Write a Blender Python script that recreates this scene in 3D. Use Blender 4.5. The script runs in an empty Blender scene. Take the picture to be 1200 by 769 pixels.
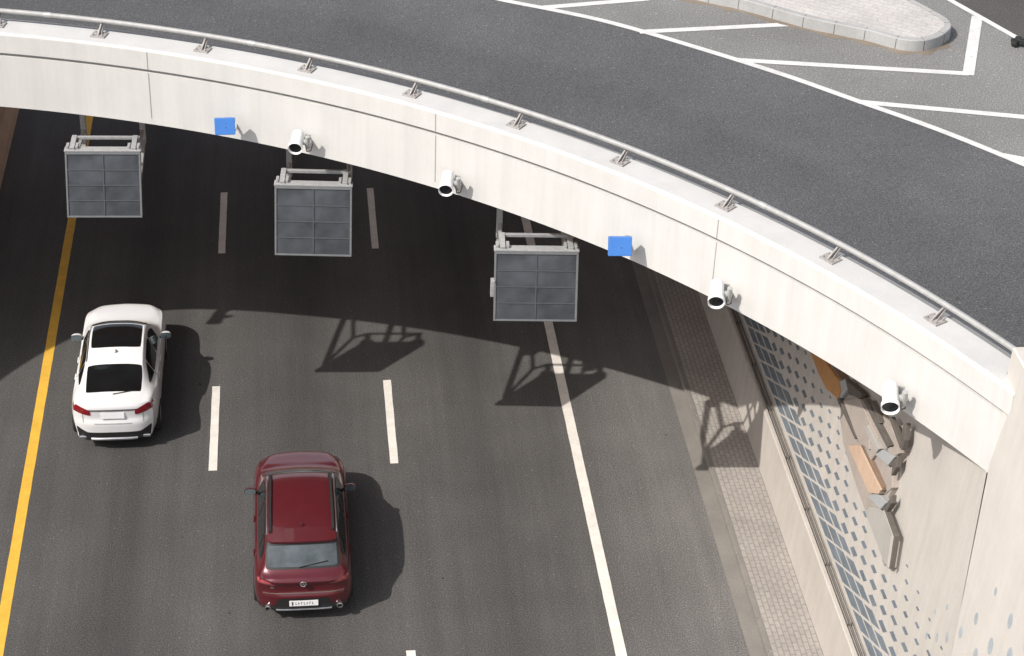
import bpy, bmesh, math, random
import numpy as np
from mathutils import Vector, Matrix
random.seed(7)
R = math.radians
scene = bpy.context.scene
COL = scene.collection

# ------------------------------------------------------------------ camera
F_PX, PITCH, ROLL, YAW, CAM_H = 2265.82, 0.577143, 0.041715, 0.126832, 23.6009
cp, sp = math.cos(PITCH), math.sin(PITCH)
FW = Vector((math.sin(YAW) * cp, math.cos(YAW) * cp, -sp))
r0 = Vector((math.cos(YAW), -math.sin(YAW), 0.0))
u0 = r0.cross(FW)
CR = math.cos(ROLL) * r0 + math.sin(ROLL) * u0
CU = -math.sin(ROLL) * r0 + math.cos(ROLL) * u0
CP = Vector((0, 0, CAM_H))
cd = bpy.data.cameras.new('camera')
cam = bpy.data.objects.new('camera', cd)
COL.objects.link(cam)
cd.sensor_width = 36
cd.lens = F_PX / 1200 * 36
cd.clip_start = 0.5
cd.clip_end = 3000
cam.matrix_world = Matrix(((CR.x, CU.x, -FW.x, CP.x), (CR.y, CU.y, -FW.y, CP.y),
                           (CR.z, CU.z, -FW.z, CP.z), (0, 0, 0, 1)))
scene.camera = cam

# ------------------------------------------------------------------ light
SUN_D = Vector((0.8373, 0.4721, -1.0)).normalized()
ELEV = math.asin(-SUN_D.z)
w = bpy.data.worlds.new('World')
scene.world = w
w.use_nodes = True
nt = w.node_tree
bg = nt.nodes['Background']
sky = nt.nodes.new('ShaderNodeTexSky')
sky.sky_type = 'NISHITA'
sky.sun_disc = False
sky.sun_elevation = ELEV
sky.sun_rotation = math.atan2(-SUN_D.x, -SUN_D.y)
sky.dust_density = 2.5
hs = nt.nodes.new('ShaderNodeHueSaturation')
hs.inputs['Saturation'].default_value = 0.5
nt.links.new(sky.outputs[0], hs.inputs['Color'])
nt.links.new(hs.outputs[0], bg.inputs[0])
bg.inputs[1].default_value = 0.15
sd = bpy.data.lights.new('sun', 'SUN')
sd.energy = 3.6
sd.angle = R(0.5)
sd.color = (1.0, 0.955, 0.895)
sun = bpy.data.objects.new('sun', sd)
COL.objects.link(sun)
sun.rotation_euler = SUN_D.to_track_quat('-Z', 'Y').to_euler()
sun.location = (-40, -20, 60)
vs = scene.view_settings
vs.view_transform = 'Standard'
vs.look = 'None'
vs.gamma = 1
vs.exposure = 0.25
vs.use_curve_mapping = False

# ------------------------------------------------------------------ helpers
def ray(px, py):
    return FW + (px - 600) / F_PX * CR - (py - 384.5) / F_PX * CU

def at(px, py, z=0.0):
    d = ray(px, py)
    return CP + d * ((z - CAM_H) / d.z)

WX0, WZ0, WB = 9.30, 1.35, 0.06          # right wall: x at z=1.35 and batter per metre
def wall_x(z):
    return WX0 + WB * (z - WZ0)

def at_wall(px, py, proud=0.0):
    d = ray(px, py)
    # x - WB*z = WX0 - WB*WZ0 - proud
    k = WX0 - WB * WZ0 - proud
    t = (k - (CP.x - WB * CP.z)) / (d.x - WB * d.z)
    return CP + d * t

def tag(o, label=None, cat=None, group=None, kind=None):
    if label: o['label'] = label
    if cat: o['category'] = cat
    if group: o['group'] = group
    if kind: o['kind'] = kind
    return o

def empty(name, loc=(0, 0, 0), rz=0.0):
    o = bpy.data.objects.new(name, None)
    o.empty_display_size = 0.3
    COL.objects.link(o)
    o.location = loc
    o.rotation_euler = (0, 0, rz)
    return o

def copy_tree(o, parent=None):
    c = o.copy()
    COL.objects.link(c)
    if parent is not None:
        c.parent = parent
    for ch in list(o.children):
        copy_tree(ch, c)
    return c

class MB:
    def __init__(s):
        s.v, s.f = [], []
    def add(s, vs_, fs):
        n = len(s.v)
        s.v += [tuple(p) for p in vs_]
        s.f += [tuple(i + n for i in f) for f in fs]
        return s
    def box(s, c, size, m=None):
        hx, hy, hz = size[0] / 2, size[1] / 2, size[2] / 2
        vs_ = [Vector((x, y, z)) for x in (-hx, hx) for y in (-hy, hy) for z in (-hz, hz)]
        if m is not None: vs_ = [m @ p for p in vs_]
        vs_ = [p + Vector(c) for p in vs_]
        return s.add(vs_, [(0, 1, 3, 2), (4, 6, 7, 5), (0, 4, 5, 1), (2, 3, 7, 6), (0, 2, 6, 4), (1, 5, 7, 3)])
    def bar(s, a, b, wx, wy, up=(0, 0, 1)):
        a, b = Vector(a), Vector(b)
        d = (b - a).normalized()
        u = Vector(up)
        if abs(d.dot(u)) > 0.95: u = Vector((0, 1, 0))
        x = d.cross(u).normalized()
        y = x.cross(d)
        vs_ = []
        for p in (a, b):
            for sx, sy in ((-1, -1), (1, -1), (1, 1), (-1, 1)):
                vs_.append(p + x * sx * wx / 2 + y * sy * wy / 2)
        return s.add(vs_, [(3, 2, 1, 0), (4, 5, 6, 7), (0, 1, 5, 4), (1, 2, 6, 5), (2, 3, 7, 6), (3, 0, 4, 7)])
    def tube(s, a, b, r, r2=None, n=14, cap=True):
        a, b = Vector(a), Vector(b)
        r2 = r if r2 is None else r2
        d = (b - a).normalized()
        u = Vector((0, 0, 1)) if abs(d.z) < 0.9 else Vector((0, 1, 0))
        x = d.cross(u).normalized()
        y = d.cross(x)
        vs_ = []
        for p, rr in ((a, r), (b, r2)):
            for i in range(n):
                t = 2 * math.pi * i / n
                vs_.append(p + x * math.cos(t) * rr + y * math.sin(t) * rr)
        fs = [(i, i + n, (i + 1) % n + n, (i + 1) % n) for i in range(n)]
        if cap: fs += [tuple(range(n)), tuple(range(2 * n - 1, n - 1, -1))]
        return s.add(vs_, fs)
    def lathe(s, a, d, prof, n=24):
        """prof = list of (along, radius) round the axis a + d*along"""
        a, d = Vector(a), Vector(d).normalized()
        u = Vector((0, 0, 1)) if abs(d.z) < 0.9 else Vector((0, 1, 0))
        x = d.cross(u).normalized()
        y = d.cross(x)
        vs_, fs = [], []
        for al, rr in prof:
            for i in range(n):
                t = 2 * math.pi * i / n
                vs_.append(a + d * al + x * math.cos(t) * rr + y * math.sin(t) * rr)
        for k in range(len(prof) - 1):
            for i in range(n):
                fs.append((k * n + i, (k + 1) * n + i, (k + 1) * n + (i + 1) % n, k * n + (i + 1) % n))
        return s.add(vs_, fs)
    def poly_prism(s, pts, d):
        """pts: planar 3D loop, d: extrusion vector"""
        n = len(pts)
        d = Vector(d)
        P = [Vector(p) for p in pts]
        vs_ = P + [p + d for p in P]
        fs = [tuple(range(n)), tuple(range(2 * n - 1, n - 1, -1))]
        fs += [(i, i + n, (i + 1) % n + n, (i + 1) % n) for i in range(n)]
        return s.add(vs_, fs)
    def grid(s, g):
        nu, nv = len(g), len(g[0])
        vs_ = [p for row in g for p in row]
        fs = [(i * nv + j, (i + 1) * nv + j, (i + 1) * nv + j + 1, i * nv + j + 1) for i in range(nu - 1) for j in range(nv - 1)]
        return s.add(vs_, fs)
    def build(s, name, m, parent=None, smooth=None, bevel=0.0, merge=False):
        me = bpy.data.meshes.new(name)
        me.from_pydata(s.v, [], s.f)
        bm = bmesh.new()
        bm.from_mesh(me)
        if merge: bmesh.ops.remove_doubles(bm, verts=bm.verts, dist=1e-4)
        bmesh.ops.recalc_face_normals(bm, faces=bm.faces)
        bm.to_mesh(me)
        bm.free()
        me.materials.append(m)
        o = bpy.data.objects.new(name, me)
        COL.objects.link(o)
        if parent is not None: o.parent = parent
        if smooth is not None:
            me.polygons.foreach_set('use_smooth', [True] * len(me.polygons))
            me.set_sharp_from_angle(angle=R(smooth))
        if bevel:
            b = o.modifiers.new('bevel', 'BEVEL')
            b.width = bevel; b.segments = 2; b.limit_method = 'ANGLE'
        return o

# ------------------------------------------------------------------ materials
def new_mat(name):
    m = bpy.data.materials.new(name)
    m.use_nodes = True
    return m, m.node_tree, m.node_tree.nodes['Principled BSDF']

def N(t, typ, **kw):
    n = t.nodes.new(typ)
    for k, v in kw.items(): setattr(n, k, v)
    return n

def noise(t, vec, scale, detail=3, rough=0.55):
    n = N(t, 'ShaderNodeTexNoise')
    n.inputs['Scale'].default_value = scale
    n.inputs['Detail'].default_value = detail
    n.inputs['Roughness'].default_value = rough
    if vec is not None: t.links.new(vec, n.inputs['Vector'])
    return n.outputs['Fac']

def ramp(t, fac, stops, interp='LINEAR'):
    r = N(t, 'ShaderNodeValToRGB')
    r.color_ramp.interpolation = interp
    e = r.color_ramp.elements
    while len(e) < len(stops): e.new(0.5)
    for el, (p, c) in zip(e, stops):
        el.position = p
        el.color = (*(c if isinstance(c, (tuple, list)) else (c, c, c)), 1)
    t.links.new(fac, r.inputs[0])
    return r.outputs[0]

def mul(t, a, b, f=1.0, mode='MULTIPLY'):
    m = N(t, 'ShaderNodeMix', data_type='RGBA', blend_type=mode)
    m.inputs[0].default_value = f
    for s_, v in ((m.inputs[6], a), (m.inputs[7], b)):
        if isinstance(v, (tuple, list)): s_.default_value = (*v[:3], 1)
        else: t.links.new(v, s_)
    return m.outputs[2]

def mixf(t, fac, a, b):
    m = N(t, 'ShaderNodeMix', data_type='RGBA')
    t.links.new(fac, m.inputs[0])
    for s_, v in ((m.inputs[6], a), (m.inputs[7], b)):
        if isinstance(v, (tuple, list)): s_.default_value = (*v[:3], 1)
        else: t.links.new(v, s_)
    return m.outputs[2]

def bump(t, h, bs, strength=0.3, dist=0.01):
    b = N(t, 'ShaderNodeBump')
    b.inputs['Strength'].default_value = strength
    b.inputs['Distance'].default_value = dist
    t.links.new(h, b.inputs['Height'])
    t.links.new(b.outputs[0], bs.inputs['Normal'])

def coords(t, obj=True):
    c = N(t, 'ShaderNodeTexCoord')
    return c.outputs['Object']

def mapping(t, vec, scale=(1, 1, 1), rot=(0, 0, 0)):
    m = N(t, 'ShaderNodeMapping')
    m.inputs['Scale'].default_value = scale
    m.inputs['Rotation'].default_value = rot
    t.links.new(vec, m.inputs['Vector'])
    return m.outputs[0]

def plain(name, col, rough=0.5, metal=0.0, var=0.12, scale=6, coat=0.0, spec=0.5):
    m, t, b = new_mat(name)
    v = coords(t)
    c = ramp(t, noise(t, v, scale, 4), [(0.3, tuple(x * (1 - var) for x in col)), (0.7, tuple(min(1, x * (1 + var)) for x in col))])
    t.links.new(c, b.inputs['Base Color'])
    b.inputs['Roughness'].default_value = rough
    b.inputs['Metallic'].default_value = metal
    b.inputs['Coat Weight'].default_value = coat
    b.inputs['Coat Roughness'].default_value = 0.06
    b.inputs['Specular IOR Level'].default_value = spec
    return m

def asphalt(name, base, stops=None, x0=-8.0, x1=9.0, warm=None, spots=0.0, radial=None):
    m, t, b = new_mat(name)
    v = coords(t)
    grain = ramp(t, noise(t, v, 38, 2, 0.7), [(0.28, 0.45), (0.5, 0.97), (0.72, 1.7)])
    fine = ramp(t, noise(t, v, 130, 1, 0.6), [(0.3, 0.75), (0.7, 1.25)])
    big = ramp(t, noise(t, v, 0.35, 5, 0.6), [(0.3, 0.86), (0.7, 1.12)])
    c = mul(t, base, grain)
    c = mul(t, c, fine)
    c = mul(t, c, big)
    # pale chips in the surface
    chips = ramp(t, noise(t, v, 17, 1, 0.4), [(0.70, 0.0), (0.76, 1.0)])
    c = mixf(t, chips, c, mul(t, c, (1.7, 1.65, 1.55)))
    if stops:
        s_ = N(t, 'ShaderNodeSeparateXYZ')
        t.links.new(v, s_.inputs[0])
        wob = N(t, 'ShaderNodeMath', operation='MULTIPLY_ADD')
        t.links.new(noise(t, mapping(t, v, (0.7, 0.12, 1)), 1.2, 4, 0.65), wob.inputs[0])
        wob.inputs[1].default_value = 1.1
        t.links.new(s_.outputs[0], wob.inputs[2])
        mr = N(t, 'ShaderNodeMapRange')
        mr.inputs[1].default_value = x0 + 0.55
        mr.inputs[2].default_value = x1 + 0.55
        t.links.new(wob.outputs[0], mr.inputs[0])
        c = mul(t, c, ramp(t, mr.outputs[0], [((x - x0) / (x1 - x0), k) for x, k in stops], 'EASE'))
    if radial:
        ds = N(t, 'ShaderNodeVectorMath', operation='DISTANCE')
        t.links.new(v, ds.inputs[0])
        ds.inputs[1].default_value = (-10.14, 12.12, 8.1)
        wb = N(t, 'ShaderNodeMath', operation='MULTIPLY_ADD')
        t.links.new(noise(t, v, 0.5, 5, 0.65), wb.inputs[0])
        wb.inputs[1].default_value = 1.6
        t.links.new(ds.outputs['Value'], wb.inputs[2])
        mr2 = N(t, 'ShaderNodeMapRange')
        mr2.inputs[1].default_value = 20.8
        mr2.inputs[2].default_value = 30.8
        t.links.new(wb.outputs[0], mr2.inputs[0])
        c = mul(t, c, ramp(t, mr2.outputs[0], [((x - 20) / 10, k) for x, k in radial], 'EASE'))
    if stops:
        streak = ramp(t, noise(t, mapping(t, v, (3.5, 0.12, 1)), 1.0, 4, 0.7), [(0.3, 0.9), (0.7, 1.1)])
        c = mul(t, c, streak)
    if spots:
        sp_ = ramp(t, noise(t, v, 5.5, 2, 0.5), [(0.765, 0.0), (0.78, spots)])
        c = mixf(t, sp_, c, (0.018, 0.017, 0.016))
    t.links.new(c, b.inputs['Base Color'])
    b.inputs['Roughness'].default_value = 0.9
    b.inputs['Specular IOR Level'].default_value = 0.25
    bump(t, noise(t, v, 60, 3, 0.7), b, 0.5, 0.012)
    return m

def concrete(name, col, var=0.08, streaks=0.1, dirt=None, rough=0.85, joints=None):
    m, t, b = new_mat(name)
    v = coords(t)
    c = mul(t, col, ramp(t, noise(t, v, 1.3, 6, 0.65), [(0.3, 1 - var), (0.7, 1 + var * 0.6)]))
    c = mul(t, c, ramp(t, noise(t, v, 28, 3, 0.7), [(0.25, 1 - var * 0.8), (0.75, 1 + var * 0.5)]))
    if streaks:
        c = mul(t, c, ramp(t, noise(t, mapping(t, v, (2.6, 2.6, 0.16)), 1.5, 5, 0.7), [(0.3, 1 - streaks), (0.62, 1.0)]))
    if dirt:
        d = ramp(t, noise(t, v, 0.9, 6, 0.7), [(0.55, 0.0), (0.72, 0.65)])
        c = mixf(t, d, c, dirt)
    t.links.new(c, b.inputs['Base Color'])
    b.inputs['Roughness'].default_value = rough
    b.inputs['Specular IOR Level'].default_value = 0.3
    bump(t, noise(t, v, 45, 4, 0.7), b, 0.25, 0.006)
    return m

def pavers(name, c1, c2, mortar, scale, rotz, bw=0.5, rh=0.25):
    m, t, b = new_mat(name)
    v = coords(t)
    br = N(t, 'ShaderNodeTexBrick')
    br.inputs['Color1'].default_value = (*c1, 1)
    br.inputs['Color2'].default_value = (*c2, 1)
    br.inputs['Mortar'].default_value = (*mortar, 1)
    br.inputs['Scale'].default_value = scale
    br.inputs['Mortar Size'].default_value = 0.014
    br.inputs['Brick Width'].default_value = bw
    br.inputs['Row Height'].default_value = rh
    t.links.new(mapping(t, v, (1, 1, 1), (0, 0, rotz)), br.inputs['Vector'])
    c = mul(t, br.outputs['Color'], ramp(t, noise(t, v, 0.9, 6, 0.7), [(0.3, 0.82), (0.7, 1.12)]))
    c = mul(t, c, ramp(t, noise(t, v, 30, 3, 0.7), [(0.3, 0.85), (0.7, 1.12)]))
    t.links.new(c, b.inputs['Base Color'])
    b.inputs['Roughness'].default_value = 0.9
    b.inputs['Specular IOR Level'].default_value = 0.25
    bump(t, br.outputs['Fac'], b, -0.4, 0.01)
    return m

def paint_mat(name, col, wear=0.35, under=(0.06, 0.06, 0.06)):
    m, t, b = new_mat(name)
    v = coords(t)
    c = mul(t, col, ramp(t, noise(t, v, 3.0, 5, 0.7), [(0.3, 0.82), (0.7, 1.05)]))
    c = mul(t, c, ramp(t, noise(t, v, 60, 2, 0.7), [(0.25, 0.85), (0.75, 1.08)]))
    wr = ramp(t, noise(t, v, 11, 5, 0.75), [(0.6, 0.0), (0.72, wear)])
    c = mixf(t, wr, c, under)
    t.links.new(c, b.inputs['Base Color'])
    b.inputs['Roughness'].default_value = 0.75
    b.inputs['Specular IOR Level'].default_value = 0.3
    return m

def glass_mat(name, col, rough=0.05, spec=0.5, var=0.22):
    m, t, b = new_mat(name)
    v = coords(t)
    c = ramp(t, noise(t, v, 2.2, 3), [(0.3, tuple(x * (1 - var) for x in col)), (0.7, tuple(x * (1 + var) for x in col))])
    t.links.new(c, b.inputs['Base Color'])
    b.inputs['Roughness'].default_value = rough
    b.inputs['Specular IOR Level'].default_value = spec
    return m

M = {}
lane_stops = [(-8, 1.05), (-5.7, 1.0), (-5.0, 0.94), (-4.3, 0.86), (-3.6, 0.68), (-2.9, 0.86), (-2.0, 1.0), (-1.0, 0.88),
              (-0.1, 0.70), (0.8, 0.9), (1.7, 1.04), (2.6, 0.92), (3.5, 0.78), (4.4, 0.96), (5.3, 1.08), (6.2, 1.38), (7.4, 1.7), (9, 1.7)]
M['road'] = asphalt('road_asphalt', (0.091, 0.0870, 0.0835), lane_stops, spots=0.8)
M['deck'] = asphalt('deck_asphalt', (0.097, 0.097, 0.099), radial=[(20, 1.25), (21.9, 1.22), (22.6, 1.0), (23.6, 0.88), (24.6, 0.86), (25.6, 1.0), (26.8, 1.05), (30, 1.0)])
M['old_deck'] = asphalt('dusty_asphalt', (0.195, 0.192, 0.186))
M['far_deck'] = asphalt('dark_asphalt', (0.082, 0.078, 0.074))
M['gutter'] = concrete('gutter_concrete', (0.235, 0.217, 0.197), 0.15, 0.0)
M['facade'] = concrete('white_concrete', (0.60, 0.588, 0.565), 0.04, 0.09)
M['parapet'] = concrete('parapet_concrete', (0.60, 0.588, 0.565), 0.05, 0.08)
M['coping'] = concrete('coping_concrete', (0.53, 0.52, 0.505), 0.08, 0.0, (0.46, 0.445, 0.425))
M['groove'] = plain('joint_sealant', (0.27, 0.26, 0.245), 0.9)
M['soffit'] = concrete('warm_bounce_soffit', (0.60, 0.37, 0.21), 0.12, 0.0)  # orange tint added to warm the light bounced under the deck
M['inner_kerb'] = concrete('kerb_concrete', (0.26, 0.255, 0.25), 0.12, 0.0)
M['wall'] = concrete('wall_concrete', (0.51, 0.475, 0.43), 0.07, 0.12, rough=0.9)
M['plinth'] = concrete('plinth_concrete', (0.50, 0.46, 0.415), 0.08, 0.1)
M['pier'] = concrete('pier_concrete', (0.56, 0.525, 0.48), 0.05, 0.08)
M['relief'] = concrete('relief_concrete', (0.385, 0.335, 0.295), 0.10, 0.10)
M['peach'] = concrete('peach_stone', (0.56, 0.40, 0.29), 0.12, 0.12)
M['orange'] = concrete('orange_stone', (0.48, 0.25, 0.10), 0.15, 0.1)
M['block'] = concrete('grey_stone', (0.36, 0.365, 0.365), 0.08, 0.0)
M['barrier'] = concrete('barrier_concrete', (0.42, 0.29, 0.20), 0.12, 0.1)  # brown deepened to warm the light bounced in the underpass
M['pavement'] = pavers('pavement_pavers', (0.37, 0.34, 0.31), (0.34, 0.312, 0.285), (0.265, 0.243, 0.222), 1.0, R(90), 0.2, 0.1)
M['island'] = pavers('island_pavers', (0.50, 0.475, 0.455), (0.475, 0.447, 0.425), (0.42, 0.395, 0.375), 1.0, R(35), 0.3, 0.15)
M['island_kerb'] = concrete('island_kerb', (0.385, 0.38, 0.37), 0.16, 0.06)
M['sand'] = concrete('blown_sand', (0.20, 0.165, 0.13), 0.2, 0.0)
M['white'] = paint_mat('white_marking', (0.76, 0.715, 0.655), 0.35)
M['white_deck'] = paint_mat('white_deck_marking', (0.66, 0.65, 0.63), 0.45)
M['yellow'] = paint_mat('yellow_marking', (0.78, 0.45, 0.06), 0.3)
M['steel'] = plain('galvanised_steel', (0.40, 0.40, 0.395), 0.55, 0.35, 0.12, 14)
M['rail'] = plain('rail_steel', (0.36, 0.355, 0.345), 0.6, 0.2, 0.10, 9)
M['rust_plate'] = plain('weathered_plate', (0.36, 0.335, 0.315), 0.7, 0.2, 0.2, 20)
M['dark_rail'] = plain('dark_cable', (0.10, 0.095, 0.09), 0.6, 0.3)
M['panel_frame'] = plain('panel_frame', (0.16, 0.165, 0.17), 0.5, 0.3, 0.1)
M['panel_glass'] = glass_mat('panel_glass', (0.046, 0.050, 0.057), 0.32, 0.4, 0.45)  # strong mottling paints uneven reflections into the glass colour
M['panel_line'] = plain('panel_line', (0.062, 0.067, 0.074), 0.5)
M['cam_white'] = plain('white_housing', (0.80, 0.80, 0.80), 0.4, 0, 0.03)
M['cam_grey'] = plain('grey_bracket', (0.42, 0.42, 0.41), 0.55, 0.2)
M['lens'] = glass_mat('dark_lens', (0.010, 0.012, 0.014), 0.12)
M['blue'] = plain('blue_plastic', (0.05, 0.185, 0.53), 0.5, 0, 0.05, 5)
M['tile'] = glass_mat('blue_grey_tile', (0.145, 0.175, 0.205), 0.4)
M['dot'] = plain('pale_blue_tile', (0.36, 0.39, 0.41), 0.5)
M['tailslab'] = concrete('grey_beige_stone', (0.40, 0.375, 0.345), 0.10, 0.05)
M['slit'] = plain('dark_gap', (0.11, 0.095, 0.082), 0.9)
M['black'] = plain('black_plastic', (0.016, 0.016, 0.016), 0.6)
M['tyre'] = plain('tyre_rubber', (0.02, 0.02, 0.02), 0.85)
M['alloy'] = plain('alloy', (0.45, 0.45, 0.46), 0.35, 0.8)
M['chrome'] = plain('chrome', (0.62, 0.62, 0.63), 0.2, 0.9)
M['car_white'] = plain('white_car_paint', (0.80, 0.79, 0.785), 0.32, 0, 0.02, 3, 0.6)
M['car_red'] = plain('red_car_paint', (0.105, 0.012, 0.018), 0.30, 0.25, 0.08, 3, 0.8)
M['car_glass'] = glass_mat('car_glass', (0.008, 0.009, 0.010), 0.06)
M['sun_glass'] = glass_mat('sunlit_car_glass', (0.075, 0.088, 0.095), 0.10, 0.7, 0.5)  # paler copy of the car glass, reflected light put into its colour
M['lamp_red'] = plain('red_lens', (0.22, 0.008, 0.016), 0.2, 0, 0.15, 14, 0.6)
M['lamp_dim'] = plain('clear_red_lens', (0.34, 0.07, 0.075), 0.2, 0, 0.2, 14, 0.6)
M['mirror'] = plain('mirror_glass', (0.55, 0.68, 0.75), 0.08, 0.9, 0.03)
M['plate'] = plain('plate_white', (0.78, 0.78, 0.77), 0.5, 0, 0.03)
M['ink'] = plain('plate_ink', (0.10, 0.10, 0.11), 0.6)
M['ground'] = concrete('warm_bounce_ground', (0.46, 0.27, 0.13), 0.15, 0.0)  # unseen ground coloured orange to bounce warm light into the underpass

# ------------------------------------------------------------------ setting: lower level
def sheet(name, pts, z, m, kind='structure', parent=None):
    me = bpy.data.meshes.new(name)
    bm = bmesh.new()
    vs_ = [bm.verts.new((p[0], p[1], z)) for p in pts]
    es = [bm.edges.new((vs_[i], vs_[(i + 1) % len(vs_)])) for i in range(len(vs_))]
    bmesh.ops.triangle_fill(bm, edges=es, use_beauty=True)
    for f in bm.faces:
        f.normal_update()
        if f.normal.z < 0: f.normal_flip()
    bm.to_mesh(me); bm.free()
    me.materials.append(m)
    o = bpy.data.objects.new(name, me)
    COL.objects.link(o)
    if kind: o['kind'] = kind
    if parent is not None: o.parent = parent
    return o

sheet('ground', [(-700, -700), (700, -700), (700, 900), (-700, 900)], -0.03, M['ground'])
sheet('lower_road', [(-7.4, -60), (7.72, -60), (7.72, 52), (-7.4, 52)], 0.0, M['road'])
sheet('gutter', [(7.72, -60), (8.06, -60), (8.06, 130), (7.72, 130)], 0.003, M['gutter'])
mb = MB()
mb.box((8.525, 35, 0.065), (0.95, 190, 0.17))
tag(mb.build('pavement', M['pavement'], bevel=0.012), kind='structure')
mb = MB()
y = -20.0
while y < 100:
    mb.box((8.05, y + 0.45, 0.07), (0.10, 0.885, 0.172)); y += 0.9
tag(mb.build('kerb', M['gutter'], bevel=0.012), kind='structure')

def stripe(name, x, y0, y1, wd, m, z=0.004):
    mb = MB()
    n = max(2, int((y1 - y0) / 0.25))
    g = []
    for i in range(n + 1):
        yy = y0 + (y1 - y0) * i / n
        g.append([(x - wd / 2 + random.uniform(-.003, .003), yy, z), (x + wd / 2 + random.uniform(-.003, .003), yy, z)])
    mb.grid(g)
    return tag(mb.build(name, m), kind='structure')

stripe('yellow_edge_line', -5.53, -40, 52, 0.20, M['yellow'])
stripe('white_edge_line', 5.425, -40, 52, 0.20, M['white'])
for k in range(-5, 3):
    stripe('lane_dash', -1.92, 31.08 + 8.42 * k, 34.02 + 8.42 * k, 0.165, M['white'])
    stripe('lane_dash', 1.695, 31.11 + 8.45 * k, 34.06 + 8.45 * k, 0.165, M['white'])

# left safety barrier
mb = MB()
prof = [(-7.40, 0.0), (-7.46, 0.18), (-7.62, 0.40), (-7.68, 0.85), (-7.88, 0.85), (-7.94, 0.40), (-8.10, 0.18), (-8.16, 0.0)]
g = [[(px, yy, pz) for px, pz in prof] for yy in np.linspace(-30, 110, 36)]
mb.grid(g)
tag(mb.build('safety_barrier', M['barrier']), 'brown concrete safety barrier beside the yellow line in the underpass shade', 'barrier')

# ------------------------------------------------------------------ bridge edge path (z = 7 bottom edge of the fascia)
bot_px = [(0, 125), (84.5, 133.6), (169, 143.7), (250, 157), (300, 167.5), (338, 175.5), (404.8, 191.9), (506, 217), (560, 237),
          (594, 250), (672, 275), (709, 292.2), (763, 316), (824, 344), (867.6, 367.6), (948.8, 413), (1009.7, 446.5), (1070.5, 489.4), (1151.7, 551)]
B = np.array([at(px, py, 7.0)[:2] for px, py in bot_px])
C0 = np.array([-10.1365, 12.1212])
th = np.arctan2(B[:, 1] - C0[1], B[:, 0] - C0[0])
rr = np.hypot(B[:, 0] - C0[0], B[:, 1] - C0[1])
pf = np.polyfit(th, rr, 3)
ths = np.linspace(th.min() - 0.012, th.max(), 90)
PATH = [(C0[0] + np.polyval(pf, t) * math.cos(t), C0[1] + np.polyval(pf, t) * math.sin(t)) for t in ths]
left_ctrl = [PATH[-3], PATH[-1], (-7.5, 33.70), (-9.2, 33.72), (-10.9, 32.98), (-12.4, 31.86), (-13.6, 30.4), (-14.5, 28.4), (-14.9, 25.5), (-15, 21), (-15, 10), (-15, -30), (-15, -60)]
def cat(P, n=8):
    P = [Vector((*p, 0)) for p in P]
    out = []
    for i in range(1, len(P) - 2):
        for k in range(n):
            t = k / n
            a, b_, c, d = P[i - 1], P[i], P[i + 1], P[i + 2]
            q = 0.5 * ((2 * b_) + (c - a) * t + (2 * a - 5 * b_ + 4 * c - d) * t * t + (3 * b_ - a - 3 * c + d) * t ** 3)
            out.append((q.x, q.y))
    return out
PATH = PATH + cat(left_ctrl)[1:] + [(-15, -30)]
PATH = [Vector(p) for p in PATH]
NRM = []
for i in range(len(PATH)):
    a = PATH[max(0, i - 1)]; b_ = PATH[min(len(PATH) - 1, i + 1)]
    d = (b_ - a).normalized()
    NRM.append(Vector((-d.y, d.x)))        # toward the opening (path runs right -> left)
def off(i, o, z):
    return Vector((PATH[i].x + NRM[i].x * o, PATH[i].y + NRM[i].y * o, z))
def sweep(prof, i0=0, i1=None, close=True):
    i1 = len(PATH) - 1 if i1 is None else i1
    mb = MB()
    P = prof + [prof[0]] if close else prof
    mb.grid([[off(i, o, z) for o, z in P] for i in range(i0, i1 + 1)])
    mb.f.append(tuple(range(len(P) - 1)))
    n0 = (i1 - i0) * len(P)
    mb.f.append(tuple(n0 + k for k in range(len(P) - 1)))
    return mb
def near(x, yv):
    return min(range(len(PATH)), key=lambda i: (PATH[i].x - x) ** 2 + (PATH[i].y - yv) ** 2)

DZ = 8.10
bridge = empty('overpass_bridge', (0, 34, 0))
def bpart(mb, name, m, **kw):
    o = mb.build(name, m, None, **kw)
    o.parent = bridge
    o.matrix_parent_inverse = Matrix.Translation((0, -34, 0))
    return o
tag(bridge, 'curved white concrete overpass crossing the lower road', 'bridge')
bpart(sweep([(0, 7.0), (0, 8.045), (-0.5, 8.045), (-0.5, 7.0)]), 'fascia', M['facade'], merge=True, smooth=30)
bpart(sweep([(0.014, 8.118), (0.014, 8.465), (0.002, 8.49), (-0.03, 8.5), (-0.55, 8.5), (-0.57, 8.48), (-0.57, 8.05), (-0.09, 8.05), (-0.09, 8.118)]), 'parapet', M['parapet'], merge=True, smooth=25)
bpart(sweep([(-0.045, 8.40), (-0.045, 8.503), (-0.55, 8.503), (-0.574, 8.485), (-0.574, 8.40)]), 'coping', M['coping'], merge=True, smooth=25)
bpart(sweep([(-0.575, 8.106), (-0.575, 8.455), (-0.76, 8.44), (-0.79, 8.106)]), 'inner_kerb', M['inner_kerb'], merge=True, smooth=30)
for px, py in ((177, 55), (507, 127), (838, 254)):
    q = at(px, py, 8.5)
    i = near(q.x, q.y)
    d = Vector((NRM[i].x, NRM[i].y, 0))
    e = Vector((-d.y, d.x, 0))
    q = Vector((PATH[i].x, PATH[i].y, 0))
    mb = MB()
    for z0, z1, pr in ((7.12, 8.04, 0.003), (8.122, 8.462, 0.017)):
        c = q + d * (pr - 0.02)
        mb.bar(c + Vector((0, 0, z0)), c + Vector((0, 0, z1)), 0.016, 0.04, up=tuple(d))
    bpart(mb, 'expansion_joint', M['groove'])
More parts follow.
